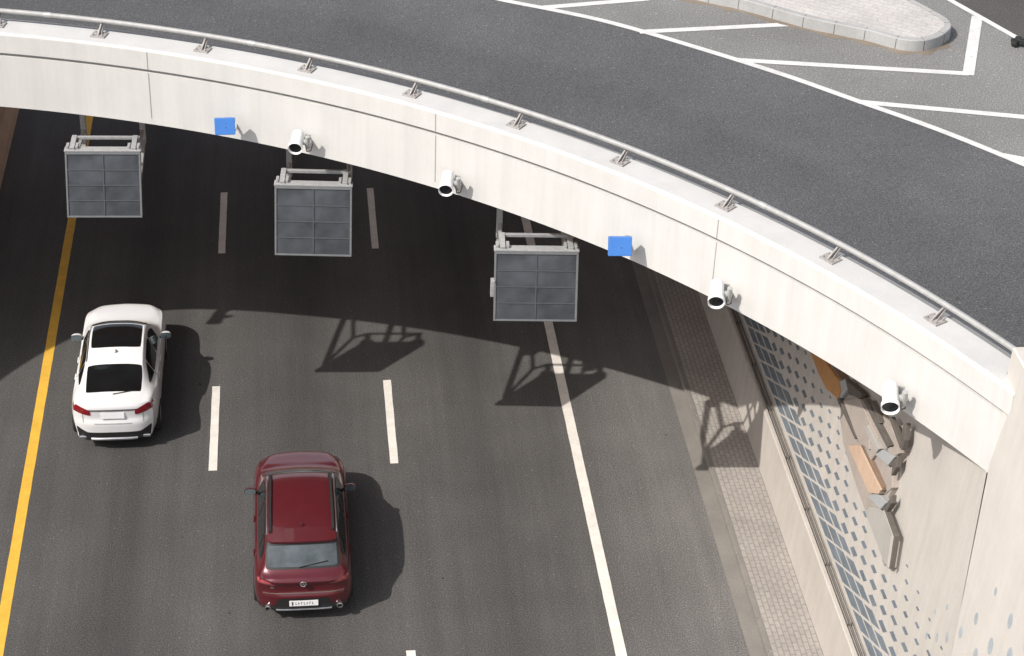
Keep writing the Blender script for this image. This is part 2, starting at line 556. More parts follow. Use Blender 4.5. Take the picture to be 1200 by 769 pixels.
# deck slab
edge = [off(i, -0.45, 0) for i in range(len(PATH))]
ring_pts = [(p.x, p.y) for p in edge] + [(-15.6, -60), (-90, -60), (-90, 110), (-15.6, 110), (-15.6, 46.6), (10.35, 46.6), (10.35, 110), (90, 110), (90, -60), (10.35, -60), (10.35, 20.9)]
def prism(pts, z0, z1):
    me = bpy.data.meshes.new('deck_slab')
    bm = bmesh.new()
    vs_ = [bm.verts.new((p[0], p[1], z1)) for p in pts]
    es = [bm.edges.new((vs_[i], vs_[(i + 1) % len(vs_)])) for i in range(len(vs_))]
    res = bmesh.ops.triangle_fill(bm, edges=es, use_beauty=True)
    top = [f for f in bm.faces]
    dup = bmesh.ops.duplicate(bm, geom=bm.verts[:] + bm.edges[:] + bm.faces[:])
    vmap = {}
    for v in [g_ for g_ in dup['geom'] if isinstance(g_, bmesh.types.BMVert)]:
        v.co.z = z0
    bm.verts.ensure_lookup_table()
    n = len(pts)
    for i in range(n):
        j = (i + 1) % n
        try: bm.faces.new((bm.verts[i], bm.verts[j], bm.verts[n + j], bm.verts[n + i]))
        except Exception: pass
    bmesh.ops.recalc_face_normals(bm, faces=bm.faces)
    bm.to_mesh(me); bm.free()
    return me
mb = MB(); mb.box((-2.65, 46.7, 7.75), (25.8, 0.3, 1.5)); bpart(mb, 'far_parapet', M['parapet'])
me = prism(ring_pts, 7.004, 8.08)
me.materials.append(M['soffit'])
o = bpy.data.objects.new('deck_slab', me)
COL.objects.link(o)
o.parent = bridge
o.matrix_parent_inverse = Matrix.Translation((0, -34, 0))

# upper road surfaces
inner = [off(i, -0.60, 0) for i in range(len(PATH))]
ring2 = [(p.x, p.y) for p in inner] + [(-15.7, -60), (-90, -60), (-90, 110), (-15.6, 110), (-15.6, 46.5), (10.4, 46.5), (10.4, 110), (90, 110), (90, -60), (10.4, -60), (10.4, 20.95)]
sheet('upper_road', ring2, DZ, M['deck'])
# painted edge of the carriageway and the dusty hatched area behind it
eline = [(480, -26), (540, -12), (587, 0), (643, 11), (700, 23), (752, 36.8), (800, 51), (862, 70), (930, 92), (1003, 118), (1100, 152.5), (1200, 193), (1290, 232)]
EL = [at(a, b_, DZ) for a, b_ in eline]
ELs = [Vector(p) for p in cat([(p.x, p.y) for p in [EL[0] * 2 - EL[1]] + EL + [EL[-1] * 2 - EL[-2]]], 8)]
far_px = [(1111.5, 0), (1140, 14.5), (1191, 45)]
FL = [at(a, b_, DZ) for a, b_ in far_px]
fd = (FL[2] - FL[0]).normalized()
f0, f1 = FL[0] - fd * 9.5, FL[2] + fd * 0.0
dusty = [(p.x, p.y) for p in ELs] + [(26, 20), (30, 28), ((f1 + fd * 12).x, (f1 + fd * 12).y), (f0.x, f0.y), (-4, 56)]
dusty = [(p.x, p.y) for p in ELs] + [((f1 + fd * 9).x, (f1 + fd * 9).y), (f0.x, f0.y)]
sheet('hatched_area', dusty, DZ + 0.004, M['old_deck'])
fn = Vector((-fd.y, fd.x))
if fn.y < 0: fn = -fn
fq = [f0.xy, (f1 + fd * 9).xy, (f1 + fd * 9).xy + fn * 9, f0.xy + fn * 9]
sheet('slip_road', [(p.x, p.y) for p in fq], DZ + 0.004, M['far_deck'])

def ribbon(name, pts, wd, m, z):
    mb = MB()
    g = []
    P = [Vector((p[0], p[1])) for p in pts]
    for i in range(len(P)):
        d = (P[min(i + 1, len(P) - 1)] - P[max(i - 1, 0)]).normalized()
        n_ = Vector((-d.y, d.x))
        a, b_ = P[i] + n_ * wd / 2, P[i] - n_ * wd / 2
        g.append([(a.x, a.y, z), (b_.x, b_.y, z)])
    mb.grid(g)
    return tag(mb.build(name, m), kind='structure')
def seg(p, q, n=10):
    a, b_ = at(*p, DZ), at(*q, DZ)
    return [(a + (b_ - a) * k / n) for k in range(n + 1)]
ribbon('carriageway_edge_line', [(p.x, p.y) for p in ELs], 0.15, M['white_deck'], DZ + 0.008)
for kz, (p, q, wd) in enumerate((((636, 9.5), (760, -0.8), .17), ((749, 38), (928, 29), .17), ((864, 71), (1135, 87), .17), ((1006, 120), (1240, 141.5), .17), ((1176, 183), (1250, 197), .17), ((1134.5, 88.5), (1145, 20), .215))):
    ribbon('hatch_marking', seg(p, q), wd, M['white_deck'], DZ + 0.0115 + 0.0006 * kz)
ribbon('slip_road_line', [(f0 + (f1 - f0) * k / 30) for k in range(31)], 0.14, M['white_deck'], DZ + 0.018)

# traffic island: kerb ring and paving
isl_px = [(800, -16), (845, -6), (873, 0), (942, 19.5), (985, 28.8), (1020, 36), (1056, 45.8), (1080, 47.4), (1100, 43), (1112, 35), (1115, 29), (1110, 21.5), (1095, 12.5), (1069.5, -1), (1040, -15), (1000, -34)]
IZ = DZ + 0.25
IP = [at(a, b_, IZ) for a, b_ in isl_px]
IP2 = [Vector((*p, 0)) for p in cat([(p.x, p.y) for p in [IP[0] * 2 - IP[1]] + IP + [IP[-1] * 2 - IP[-2]]], 6)]
cen = sum(IP2, Vector((0, 0, 0))) / len(IP2)
def inset(P, d):
    out = []
    n = len(P)
    for i in range(n):
        t = (P[min(i + 1, n - 1)] - P[max(i - 1, 0)]).normalized()
        nn = Vector((-t.y, t.x, 0))
        out.append(P[i] + nn * d)
    return out
sgn = 1 if (inset(IP2, 0.2)[30] - cen).length < (IP2[30] - cen).length else -1
isl = empty('traffic_island', (cen.x, cen.y, DZ))
tag(isl, 'paved traffic island with grey kerb stones on the upper road', 'traffic island', kind='structure')
def ipart(mb, name, m, **kw):
    o = mb.build(name, m, None, **kw)
    o.parent = isl
    o.matrix_parent_inverse = Matrix.Translation((-cen.x, -cen.y, -DZ))
    return o
I_in = inset(IP2, sgn * 0.14)
I_out = inset(IP2, -sgn * 0.01)
mb = MB()
acc = 0.0
for i in range(len(IP2) - 1):
    a, b_ = i, i + 1
    sh = (IP2[b_] - IP2[a]).length
    g = [[I_out[k].xy.to_3d() + Vector((0, 0, DZ)), IP2[k].xy.to_3d() + Vector((0, 0, IZ - 0.015)), inset(IP2, sgn * 0.015)[k].xy.to_3d() + Vector((0, 0, IZ)), I_in[k].xy.to_3d() + Vector((0, 0, IZ))] for k in (a, b_)]
    mb.grid(g)
ipart(mb, 'kerb', M['island_kerb'], merge=True, smooth=40)
mb = MB()
acc = 0.0
for i in range(1, len(IP2) - 1):
    acc += (IP2[i] - IP2[i - 1]).length
    if acc > 0.55:
        acc = 0.0
        t_ = (IP2[i + 1] - IP2[i - 1]).normalized()
        nn_ = (I_out[i] - I_in[i]).normalized()
        b0 = I_out[i].xy.to_3d()
        mb.bar(b0 + nn_ * -0.003 + Vector((0, 0, DZ + 0.02)), IP2[i].xy.to_3d() + nn_ * -0.003 + Vector((0, 0, IZ - 0.02)), 0.012, 0.012, up=tuple(nn_))
        mb.bar(IP2[i].xy.to_3d() - nn_ * 0.02 + Vector((0, 0, IZ - 0.003)), I_in[i].xy.to_3d() + nn_ * 0.002 + Vector((0, 0, IZ - 0.003)), 0.010, 0.010)
ipart(mb, 'kerb_joints', M['slit'])
me_pts = [(p.x, p.y) for p in inset(IP2, sgn * 0.138)]
s_ = sheet('paving', me_pts, IZ - 0.004, M['island'], kind=None)
s_.parent = isl
s_.matrix_parent_inverse = Matrix.Translation((-cen.x, -cen.y, -DZ))
# blown sand against the kerb
mb = MB()
so = [inset(IP2, -sgn * (0.05 + 0.14 * (0.5 + 0.5 * math.sin(i * 0.9)) * (0.6 + 0.4 * random.random())))[i] for i in range(len(IP2))]
g = [[IP2[i].xy.to_3d() + Vector((0, 0, DZ + 0.03)), so[i].xy.to_3d() + Vector((0, 0, DZ + 0.0065))] for i in range(0, int(len(IP2) * 0.62))]
mb.grid(g)
tag(mb.build('sand', M['sand'], smooth=60), kind='stuff')

# ------------------------------------------------------------------ guard rail on the parapet
rail = empty('guard_rail', (0, 31, 8.5))
tag(rail, 'grey tubular guard rail running along the white parapet', 'guard rail')
def rpart(mb, name, m, **kw):
    o = mb.build(name, m, None, **kw)
    o.parent = rail
    o.matrix_parent_inverse = Matrix.Translation((0, -31, -8.5))
    return o
RO, RZ, RR = -0.50, 8.72, 0.046
mb = MB()
n = 12
iL = near(-14.5, 28.4)
g = []
for i in range(0, iL):
    row = []
    for k in range(n + 1):
        a = 2 * math.pi * k / n
        row.append(off(i, RO + math.cos(a) * RR, RZ + math.sin(a) * RR))
    g.append(row)
mb.grid(g)
rpart(mb, 'rail', M['rail'], merge=True, smooth=60)
for px, py in ((886, 248), (560, 117), (300, 54), (60, 15)):
    q = at(px, py, RZ)
    i = near(q.x, q.y)
    a, b_ = off(i, RO, RZ), off(i + 1, RO, RZ)
    d = (b_ - a).normalized()
    mb = MB()
    mb.tube(a - d * 0.07, a + d * 0.07, RR + 0.006, n=14)
    rpart(mb, 'rail_sleeve', M['steel'], smooth=40)
feet = [at(a, b_, 8.5) for a, b_ in [(2, 24), (121, 36.5), (241, 55.5), (362, 80), (484, 110), (602, 149), (722, 193), (843, 246.5), (965, 308), (1085, 380), (1180, 447)]]
fx = [(-7.5, 34.1), (-9.4, 34.15), (-11.2, 33.3), (-12.8, 32.1)]
for f in feet + [Vector((a, b_, 8.5)) for a, b_ in fx]:
    i = near(f.x, f.y)
    nv = Vector((NRM[i].x, NRM[i].y, 0)); tv = Vector((-nv.y, nv.x, 0))
    c = Vector((PATH[i].x, PATH[i].y, 0))
    c = c + tv * ((f - c).dot(tv))
    c.z = 0
    base = c - nv * 0.33 + Vector((0, 0, 8.503))
    mrot = Matrix((tv, nv, Vector((0, 0, 1)))).transposed()
    mb = MB()
    # leaning gusset: thin plate tapering toward the rail
    p0, p1 = base + nv * 0.09 + Vector((0, 0, 0.026)), base - nv * 0.09 + Vector((0, 0, 0.026))
    p2, p3 = c - nv * 0.53 + Vector((0, 0, RZ - 0.05)), c - nv * 0.455 + Vector((0, 0, RZ - 0.045))
    mb.poly_prism([p0 - tv * 0.012, p1 - tv * 0.012, p2 - tv * 0.012, p3 - tv * 0.012], tv * 0.024)
    for sgn_ in (-1, 1):
        mb.poly_prism([base + nv * 0.05 + tv * 0.05 * sgn_ + Vector((0, 0, 0.026)), base - nv * 0.05 + tv * 0.05 * sgn_ + Vector((0, 0, 0.026)), p2 + tv * 0.012 * sgn_], tv * 0.012)
    post = rpart(mb, 'post', M['rust_plate'])
    mb = MB()
    mb.box(base + Vector((0, 0, 0.014)), (0.27, 0.23, 0.024), mrot)
    for sx in (-1, 1):
        for sy in (-1, 1):
            b0 = base + tv * sx * 0.09 + nv * sy * 0.07 + Vector((0, 0, 0.026))
            mb.tube(b0, b0 + Vector((0, 0, 0.03)), 0.014, n=6)
    bp = mb.build('base_plate', M['rust_plate'], None, bevel=0.003)
    bp.parent = post

# ------------------------------------------------------------------ right side: plinth wall, retaining wall
pl = empty('plinth_wall', (9.1, 35, 0.15))
tag(pl, 'low smooth concrete plinth wall along the brick pavement', 'wall')
mb = MB()
yy = np.linspace(-30, 100, 60)
prof = [(9.0, 0.10), (9.0, 0.16), (9.055, 1.28), (9.075, 1.30), (9.135, 1.30), (9.14, 1.24), (9.31, 1.22), (9.34, 0.10)]
mb.grid([[(a, y_, b_) for a, b_ in prof] for y_ in yy])
o = mb.build('plinth', M['plinth'], None, merge=True, smooth=30)
o.parent = pl; o.matrix_parent_inverse = Matrix.Translation((-9.1, -35, -0.15))
for xx, zz, r_ in ((9.185, 1.30, 0.011), (9.245, 1.32, 0.010)):
    mb = MB()
    mb.tube((xx, -20, zz), (xx, 100, zz), r_, n=8)
    for k in range(-10, 60):
        mb.tube((xx, k * 1.6 + 0.4, 1.20), (xx, k * 1.6 + 0.4, zz), 0.009, n=6)
    o = mb.build('handrail', M['dark_rail'], None)
    o.parent = pl; o.matrix_parent_inverse = Matrix.Translation((-9.1, -35, -0.15))

rw = empty('retaining_wall', (9.35, 30, 0))
tag(rw, 'beige retaining wall with blue-grey lattice tiles fading into dots', 'wall')
def wpart(mb, name, m, parent=None, **kw):
    o = mb.build(name, m, None, **kw)
    o.parent = parent or rw
    o.matrix_parent_inverse = Matrix.Translation((-9.35, -30, 0))
    return o
mb = MB()
ys = list(np.linspace(21.155, 60, 60))
def wing_y(z): return 20.66 + (max(z, 2.0) - 3.96) * 0.17 if z < 8.6 else 21.45
rows_ = []
for y_ in ys[2:]:
    rows_.append([(wall_x(1.0), y_, 1.0), (wall_x(4.0), y_, 4.0), (wall_x(6.99), y_, 6.99), (10.3, y_, 6.99), (10.3, y_, 1.0)])
rows_.insert(0, [(x_, wing_y(z_) + 0.014, z_) for x_, y_, z_ in rows_[0]])
mb.grid(rows_)
wpart(mb, 'wall_face', M['wall'], merge=True, smooth=20)
def WP(y_, z_, pr=0.0):
    return Vector((wall_x(z_) - pr, y_, z_))
# lattice tiles: sheared cells that shrink upward
sizes = [0.84, 0.83, 0.76, 0.50, 0.40, 0.34, 0.29, 0.25, 0.21, 0.17, 0.13]
mb = MB()
a2 = Vector((-0.637, -0.003)); a1 = Vector((-0.50, 0.238))
for n_ in range(-1, len(sizes)):
    for m_ in range(-14, 30):
        c = Vector((28.59, 1.53)) + a2 * m_ + a1 * n_ + Vector((0, -0.012 * max(0, n_ - 3) ** 1.2))
        if n_ == -1: s1, s2 = 0.42, 0.72
        else: s1 = s2 = sizes[n_]
        s1 *= random.uniform(0.93, 1.05); s2 *= random.uniform(0.93, 1.05)
        if c.x < 20.0 or c.x > 50: continue
        if c.x - 0.3 < 21.2 and n_ < 3: pass
        if n_ >= 7 and 23.2 < c.x < 25.8 and random.random() < 0.5: continue
        if n_ == -1:
            qs = [c + a2 * 0.4 + a1 * 0.25, c + a2 * -0.4 + a1 * 0.25, c + a2 * -0.1 + a1 * -0.05 + Vector((0, -0.02)), c + a2 * 0.3 + Vector((0, -0.02))]
        else:
            qs = [c + a1 * sa * s1 * 0.5 + a2 * sb * s2 * 0.5 for sa, sb in ((-1, -1), (1, -1), (1, 1), (-1, 1))]
        if n_ >= 3:
            k_ = 1.0 - (n_ - 3) * 0.1
            k_ *= 1.18
            ay = Vector((-0.115 * k_, 0.0)) * random.uniform(.9, 1.1); az = Vector((-0.06 * k_, 0.058 * k_)) * random.uniform(.9, 1.1)
            qs = [c - ay - az, c + ay - az, c + ay + az, c - ay + az]
        if min(q.x for q in qs) < 20.9: continue
        if min(q.y for q in qs) < 1.31: continue
        pts = [WP(q.x, q.y, 0.004) for q in qs]
        mb.poly_prism(pts, (0.03, 0, 0))
for k in range(3):
    pass
wpart(mb, 'lattice_tiles', M['tile'])
# oval dots toward the wing wall
def oval(mb, c, ry, rz, k=10):
    mb.poly_prism([WP(c.y + math.cos(2 * math.pi * i / k) * ry, c.z + math.sin(2 * math.pi * i / k) * rz, 0.004) for i in range(k)], (0.03, 0, 0))
mb = MB()
for px, py, s in ((1126, 741, .9), (1110, 747, .8), (1098, 747, .7), (1086, 745, .6), (1096, 716, .45), (1110, 711, .5)):
    oval(mb, at_wall(px, py), 0.07 * s, 0.12 * s)
wpart(mb, 'dot_tiles', M['dot'])

# wing wall / end pier, runs toward the camera from the bridge end
def wing_y(z): return 20.66 + (max(z, 2.0) - 3.96) * 0.17 if z < 8.6 else 21.45
wing = empty('wing_wall', (9.8, 21, 0))
tag(wing, 'tall plain pale concrete wing wall at the right end of the bridge', 'wall')
mb = MB()
TOP = 8.97
mb.grid([[(wall_x(1.0), y_, 1.0), (wall_x(5.0), y_, 5.0), (wall_x(TOP - .02) - 0.004, y_, TOP - 0.02), (wall_x(TOP) + 0.02, y_, TOP), (10.42, y_, TOP), (10.44, y_, TOP - 0.02), (10.44, y_, 1.0)] for y_ in np.linspace(-60, 20.0, 60)])
nn0 = len(mb.v)
mb.v += [(x_, wing_y(z_), z_) for x_, y_, z_ in mb.v[-7:]]
mb.f += [(nn0 - 7 + k, nn0 - 6 + k, nn0 + 1 + k, nn0 + k) for k in range(6)]
nn = len(mb.v)
mb.f.append(tuple(range(nn - 7, nn)))
mb.f.append(tuple(range(0, 7)))
o = mb.build('wall_face', M['pier'], None, merge=True, smooth=20)
o.parent = wing; o.matrix_parent_inverse = Matrix.Translation((-9.8, -21, 0))
mb = MB()
for px, py, s in ((1144, 725, 1.0), (1161, 757, 1.35), (1143, 769, 1.3), (1184, 728, 1.2), (1167, 693, .7), (1183, 770, 1.5), (1204, 755, 1.6)):
    oval(mb, at_wall(px, py), 0.06 * s, 0.11 * s)
o = mb.build('dot_tiles', M['dot'], None)
o.parent = wing; o.matrix_parent_inverse = Matrix.Translation((-9.8, -21, 0))

# relief of beams and blocks on the retaining wall
rel = empty('wall_relief', (9.4, 25, 4))
tag(rel, 'carved relief of peach and grey angular beams high on the retaining wall', 'relief')
def relief(name, px, proud, m, thick=None, lab=None):
    pts = [at_wall(a, b_, proud) for a, b_ in px]
    mb = MB()
    mb.poly_prism(pts, (thick or proud + 0.03, 0, 0))
    o = mb.build(name, M[m], None, bevel=0.012)
    o.parent = rel; o.matrix_parent_inverse = Matrix.Translation((-9.4, -25, -4))
    if lab: o['label'] = lab
    return o
M['brown'] = concrete('beam_side_brown', (0.24, 0.165, 0.115), 0.15, 0.1)  # brown for the darker right sides of the orange and peach beams
relief('backing', [(992, 462), (1012, 466), (1060, 512), (1058, 530), (1048, 548), (1046, 570), (1037, 592), (1046, 629), (1041, 667), (1036, 661), (1014, 600), (1000, 560), (988, 520), (984, 490)], 0.10, 'relief')
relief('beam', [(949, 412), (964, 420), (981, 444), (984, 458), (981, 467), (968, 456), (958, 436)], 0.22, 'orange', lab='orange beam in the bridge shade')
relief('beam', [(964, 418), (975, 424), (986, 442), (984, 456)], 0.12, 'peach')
relief('block', [(979, 449), (990, 444), (993, 456), (985, 467), (980, 462)], 0.19, 'block')
relief('beam', [(988, 470), (1006, 466), (1027, 512), (1026, 532), (1020, 540), (1005, 516)], 0.18, 'relief')
relief('beam', [(1009, 467), (1020, 474), (1043, 522), (1036, 528), (1030, 514)], 0.14, 'relief')
relief('beam', [(1030, 492), (1044, 500), (1056, 524), (1052, 531), (1044, 524)], 0.12, 'relief')
relief('block', [(1025, 533), (1033.6, 527), (1049, 535), (1040, 545.6)], 0.19, 'block')
relief('block', [(1040, 524), (1050, 524), (1055, 531), (1047, 535), (1040, 529)], 0.16, 'relief')
relief('block', [(1008, 516), (1019, 514), (1018, 527), (1011, 522)], 0.22, 'relief')
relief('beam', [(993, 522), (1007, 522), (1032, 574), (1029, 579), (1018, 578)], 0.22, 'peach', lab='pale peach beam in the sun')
relief('beam', [(1012, 527), (1030, 535), (1046, 550), (1045, 572), (1036, 580)], 0.12, 'relief')
relief('block', [(1016, 582), (1027, 577), (1039, 589), (1031, 597)], 0.19, 'block')
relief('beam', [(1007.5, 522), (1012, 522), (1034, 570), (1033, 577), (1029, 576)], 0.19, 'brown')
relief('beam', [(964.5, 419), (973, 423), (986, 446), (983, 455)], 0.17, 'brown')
relief('beam', [(984, 470), (990, 469), (1008, 514), (1002, 512)], 0.14, 'relief')
relief('beam', [(1012, 500), (1017, 498), (1030, 526), (1026, 531)], 0.21, 'tailslab')
relief('slab', [(1013, 599), (1019, 594), (1036, 598), (1046, 628), (1039, 662), (1036, 660)], 0.13, 'tailslab')
relief('edge', [(1043.6, 628.6), (1046.5, 628.6), (1041.2, 666), (1039, 664)], 0.15, 'plinth')
for sl, pr in (([(980, 467), (983, 466), (1004, 513), (1001.5, 515)], .192), ([(1010, 468), (1014, 467.5), (1043, 522), (1039, 525)], .192),
           ([(1041, 489), (1043, 488.5), (1057, 524), (1054.5, 526)], .192), ([(1058, 498), (1061, 496), (1060, 516), (1056, 528), (1054, 524)], .192),
           ([(1020, 470), (1022, 469.5), (1031, 496), (1029, 497)], .192), ([(1007.5, 522), (1011, 522), (1034.5, 575), (1030, 577)], .192),
           ([(1039, 590), (1045, 580), (1044, 590), (1038, 600), (1034, 597)], .192), ([(1046, 540), (1052, 534), (1050, 548), (1044, 558)], .192),
           ([(990, 444), (1010, 462), (1006, 468), (994, 460)], .192), ([(1036, 598), (1037.5, 598), (1048.5, 628), (1042.5, 666), (1041.5, 666), (1047, 629)], .192)):
    relief('gap', sl, pr, 'slit', 0.09)  # proud dark strips paint the shade of recesses between the beams

# left abutment wall below the bridge
mb = MB()
mb.box((-15.9, 25, 3.49), (1.2, 170, 6.99))
tag(mb.build('abutment_wall', M['barrier']), 'plain concrete wall on the left side of the underpass', 'wall')

# ------------------------------------------------------------------ hanging panels
def make_panel():
    """local: x to the right, y away from the camera, z up; origin at the bridge soffit above the panel"""
    root = empty('hanging_panel')
    W2, H, T = 0.685, 1.27, 0.07
    tilt = math.atan2(0.42, 1.22)
    bot = Vector((0, -0.10, -1.66))
    ax = Vector((0, math.sin(tilt), math.cos(tilt)))    # up the panel
    nrm = Vector((0, -math.cos(tilt), math.sin(tilt)))  # face normal (toward camera)
    mr = Matrix((Vector((1, 0, 0)), -nrm, ax)).transposed()
    def P(u, v, d=0.0): return bot + Vector((u, 0, 0)) + ax * v + nrm * d
    mb = MB()
    mb.box(P(0, H / 2, -T / 2 - 0.004), (2 * W2 - 0.06, T - 0.01, H - 0.06), mr)
    gl = mb.build('glass', M['panel_glass'], root)
    mb = MB()
    for v0, v1 in ((0.0, 0.035), (H - 0.05, H)):
        mb.box(P(0, (v0 + v1) / 2, -T / 2), (2 * W2, T + 0.03, v1 - v0), mr)
    for s in (-1, 1):
        mb.box(P(s * (W2 - 0.0175), H / 2 - 0.0075, -T / 2), (0.035, T + 0.024, H - 0.087), mr)
    mb.build('frame', M['panel_frame'], root, bevel=0.006)
    mb = MB()
    for k in range(1, 4):
        mb.box(P(0, 0.035 + (H - 0.085) * k / 4, 0.0), (2 * W2 - 0.075, 0.012, 0.022), mr)
    mb.box(P(0, H / 2, 0.001), (0.02, 0.012, H - 0.09), mr)
    mb.build('grid_bars', M['panel_line'], root)
    # deep top cover catching the sun
    mb = MB()
    c_ = P(0, H + 0.016, 0.02)
    mb.box(c_ + Vector((0, 0.08, 0)), (2 * W2 + 0.02, 0.17, 0.03))
    mb.build('top_rail', M['steel'], root, bevel=0.005)
    def Ctop(x): return P(x, H) + Vector((0, 0.46, 0.06))
    mb = MB()
    mb.bar(Ctop(-W2 + 0.09), Ctop(W2 - 0.05), 0.06, 0.06)
    mb.build('cross_bar', M['steel'], root, bevel=0.006)
    for s in (-1, 1):
        xb = s * (W2 - 0.13)
        C_ = Ctop(xb)
        mb = MB()
        mb.bar(P(xb, H + 0.05, 0.0), C_ + Vector((0, 0.02, 0.01)), 0.09, 0.075)
        mb.box(P(xb - 0.085, H + 0.08, -0.10), (0.05, 0.16, 0.10))
        mb.box(P(xb + 0.085, H + 0.08, -0.10), (0.05, 0.16, 0.10))
        br = mb.build('bracket', M['steel'], root, bevel=0.004)
        for q in (-0.085, 0.085):
            mb = MB()
            mb.tube(P(xb + q, H + 0.10, -0.02), P(xb + q, H + 0.10, 0.0), 0.016, n=8)
            mb.build('bolt', M['steel'], br)
        Nd = Vector((xb, 1.85, -1.03))
        Bt = P(xb, 0.10) + Vector((0, 0.20, 0))
        Cp = Vector((xb, C_.y + 0.05, -0.80))
        mb = MB()
        mb.bar((xb, 1.85, 0.0), Nd + Vector((0, 0, -0.06)), 0.10, 0.10)
        mb.build('hanger', M['steel'], root, bevel=0.005)
        mb = MB()
        mb.bar(Nd, Bt, 0.085, 0.085)
        mb.bar(Nd + Vector((0, -0.05, 0.23)), Cp, 0.06, 0.06)
        mb.bar(Cp + Vector((0, 0, -0.03)), C_ + Vector((0, 0, -0.03)), 0.06, 0.06)
        mb.bar(Cp, Bt, 0.06, 0.06)
        mb.bar(Bt, P(xb, 0.10, -T), 0.07, 0.07)
        mb.build('strut', M['steel'], root, bevel=0.005)
    return root
pp = make_panel()
panel_pos = []
for (bl, br_), lab in ((((78, 255), (168, 255)), 'grey gridded panel hanging above the yellow line, leftmost of the three'),
                       (((321, 299), (413, 301)), 'grey gridded panel hanging between the two lane dashes, under the second camera from left'),
                       (((577, 376), (677, 376)), 'grey gridded panel hanging above the white edge line, left of a blue box')):
    pass
defs = [((78, 255), (168, 255), 5.40, 'grey gridded panel hanging above the yellow line'),
        ((321, 299), (413, 301), 5.32, 'grey gridded panel hanging just below a white camera, in the middle of three'),
        ((577, 376), (677, 377), 5.40, 'grey gridded panel hanging above the white edge line')]
for k, (bl, br_, zb, lab) in enumerate(defs):
    o = pp if k == 0 else copy_tree(pp)
    a, b_ = at(*bl, zb), at(*br_, zb)
    c = (a + b_) / 2
    rz = math.atan2(b_.y - a.y, b_.x - a.x)
    sc = (b_ - a).length / 1.40
    o.location = Vector((c.x, c.y, zb + 1.66)) + Vector((-math.sin(rz), math.cos(rz), 0)) * 0.10
    o.location.z = 7.0
    o.rotation_euler = (0, 0, rz)
    o.scale = (sc, 1, (7.0 - zb) / 1.66)
    tag(o, lab, 'panel', 'gridded panels hanging from the bridge')
    if k == 2:
        mb = MB()
        mb.box((-0.705, 0.16, -1.12), (0.07, 0.12, 0.34))
        mb.build('junction_box', M['steel'], o, bevel=0.01)

# ------------------------------------------------------------------ cameras and blue boxes on the fascia
def make_cam():
    """origin at the front ring centre; axis +y goes back and up to the fascia"""
    root = empty('traffic_camera')
    ax = Vector((0.10, 0.955, 0.20)).normalized()
    mb = MB()
    mb.lathe((0, 0, 0), ax, [(0.05, 0.0), (0.05, 0.095), (0.02, 0.112), (-0.02, 0.118), (-0.025, 0.128), (0.05, 0.130), (0.06, 0.113), (0.07, 0.112), (0.40, 0.108), (0.43, 0.085), (0.435, 0.0)])
    mb.build('housing', M['cam_white'], root, merge=True, smooth=40)
    mb = MB()
    mb.lathe((0, 0, 0), ax, [(0.035, 0.0), (0.03, 0.05), (0.022, 0.09), (0.016, 0.110)])
    mb.build('lens', M['lens'], root, merge=True, smooth=50)
    mid = ax * 0.20
    mb = MB()
    mb.tube(mid + Vector((0.10, 0.0, -0.02)), mid + Vector((0.23, 0.02, -0.03)), 0.05)
    mb.tube(mid + Vector((0.19, -0.02, 0.10)), mid + Vector((0.19, 0.02, -0.14)), 0.042)
    mb.build('swivel', M['cam_grey'], root, smooth=40)
    mb = MB()
    mb.bar(mid + Vector((0.20, 0.0, -0.12)), mid + Vector((0.22, 0.27, -0.12)), 0.07, 0.07)
    mb.box(mid + Vector((0.22, 0.27, -0.10)), (0.16, 0.02, 0.20))
    mb.build('bracket', M['cam_grey'], root, bevel=0.008)
    mb = MB()
    pts = [mid + Vector((0.15, 0.02, -0.08)), mid + Vector((0.17, -0.03, -0.19)), mid + Vector((0.24, 0.05, -0.22)), mid + Vector((0.27, 0.2, -0.16))]
    for a, b_ in zip(pts, pts[1:]): mb.tube(a, b_, 0.010, n=6)
    mb.build('cable', M['dark_rail'], root)
    return root
cams = [((346, 173.8), 7.12, 1.0, 'white tube camera on the fascia just above the middle hanging panel'),
        ((522.4, 222.8), 7.12, 1.0, 'white tube camera on the fascia between the middle and right hanging panels'),
        ((839.3, 353.8), 7.12, 1.05, 'white tube camera on the fascia above the plinth wall and lattice tiles'),
        ((1043.4, 477.4), 7.13, 1.08, 'white tube camera on the fascia above the wall relief')]
def off_face(px, py, gap):
    lo, hi = 6.9, 8.6
    for _ in range(50):
        z = (lo + hi) / 2
        p = at(px, py, z)
        i = near(p.x, p.y)
        g_ = (p.xy - PATH[i]).dot(NRM[i])
        if g_ < gap: lo = z
        else: hi = z
    return p, i
c0 = make_cam()
for k, ((px, py), z, s, lab) in enumerate(cams):
    o = c0 if k == 0 else copy_tree(c0)
    p, i = off_face(px, py, 0.52)
    o.location = p
    tang = math.atan2(-NRM[i].x, NRM[i].y)  # heading of the fascia normal
    o.rotation_euler = (0, 0, math.atan2(NRM[i].x, -NRM[i].y) * 0.12)
    o.scale = (s, s, s)
    tag(o, lab, 'camera', 'white cameras along the bridge fascia')
o = copy_tree(c0)
o.location = (-7.9, 33.2, 7.02); o.scale = (1.1, 1.1, 1.1)
tag(o, 'white tube camera on the fascia beyond the left hanging panel', 'camera', 'white cameras along the bridge fascia')

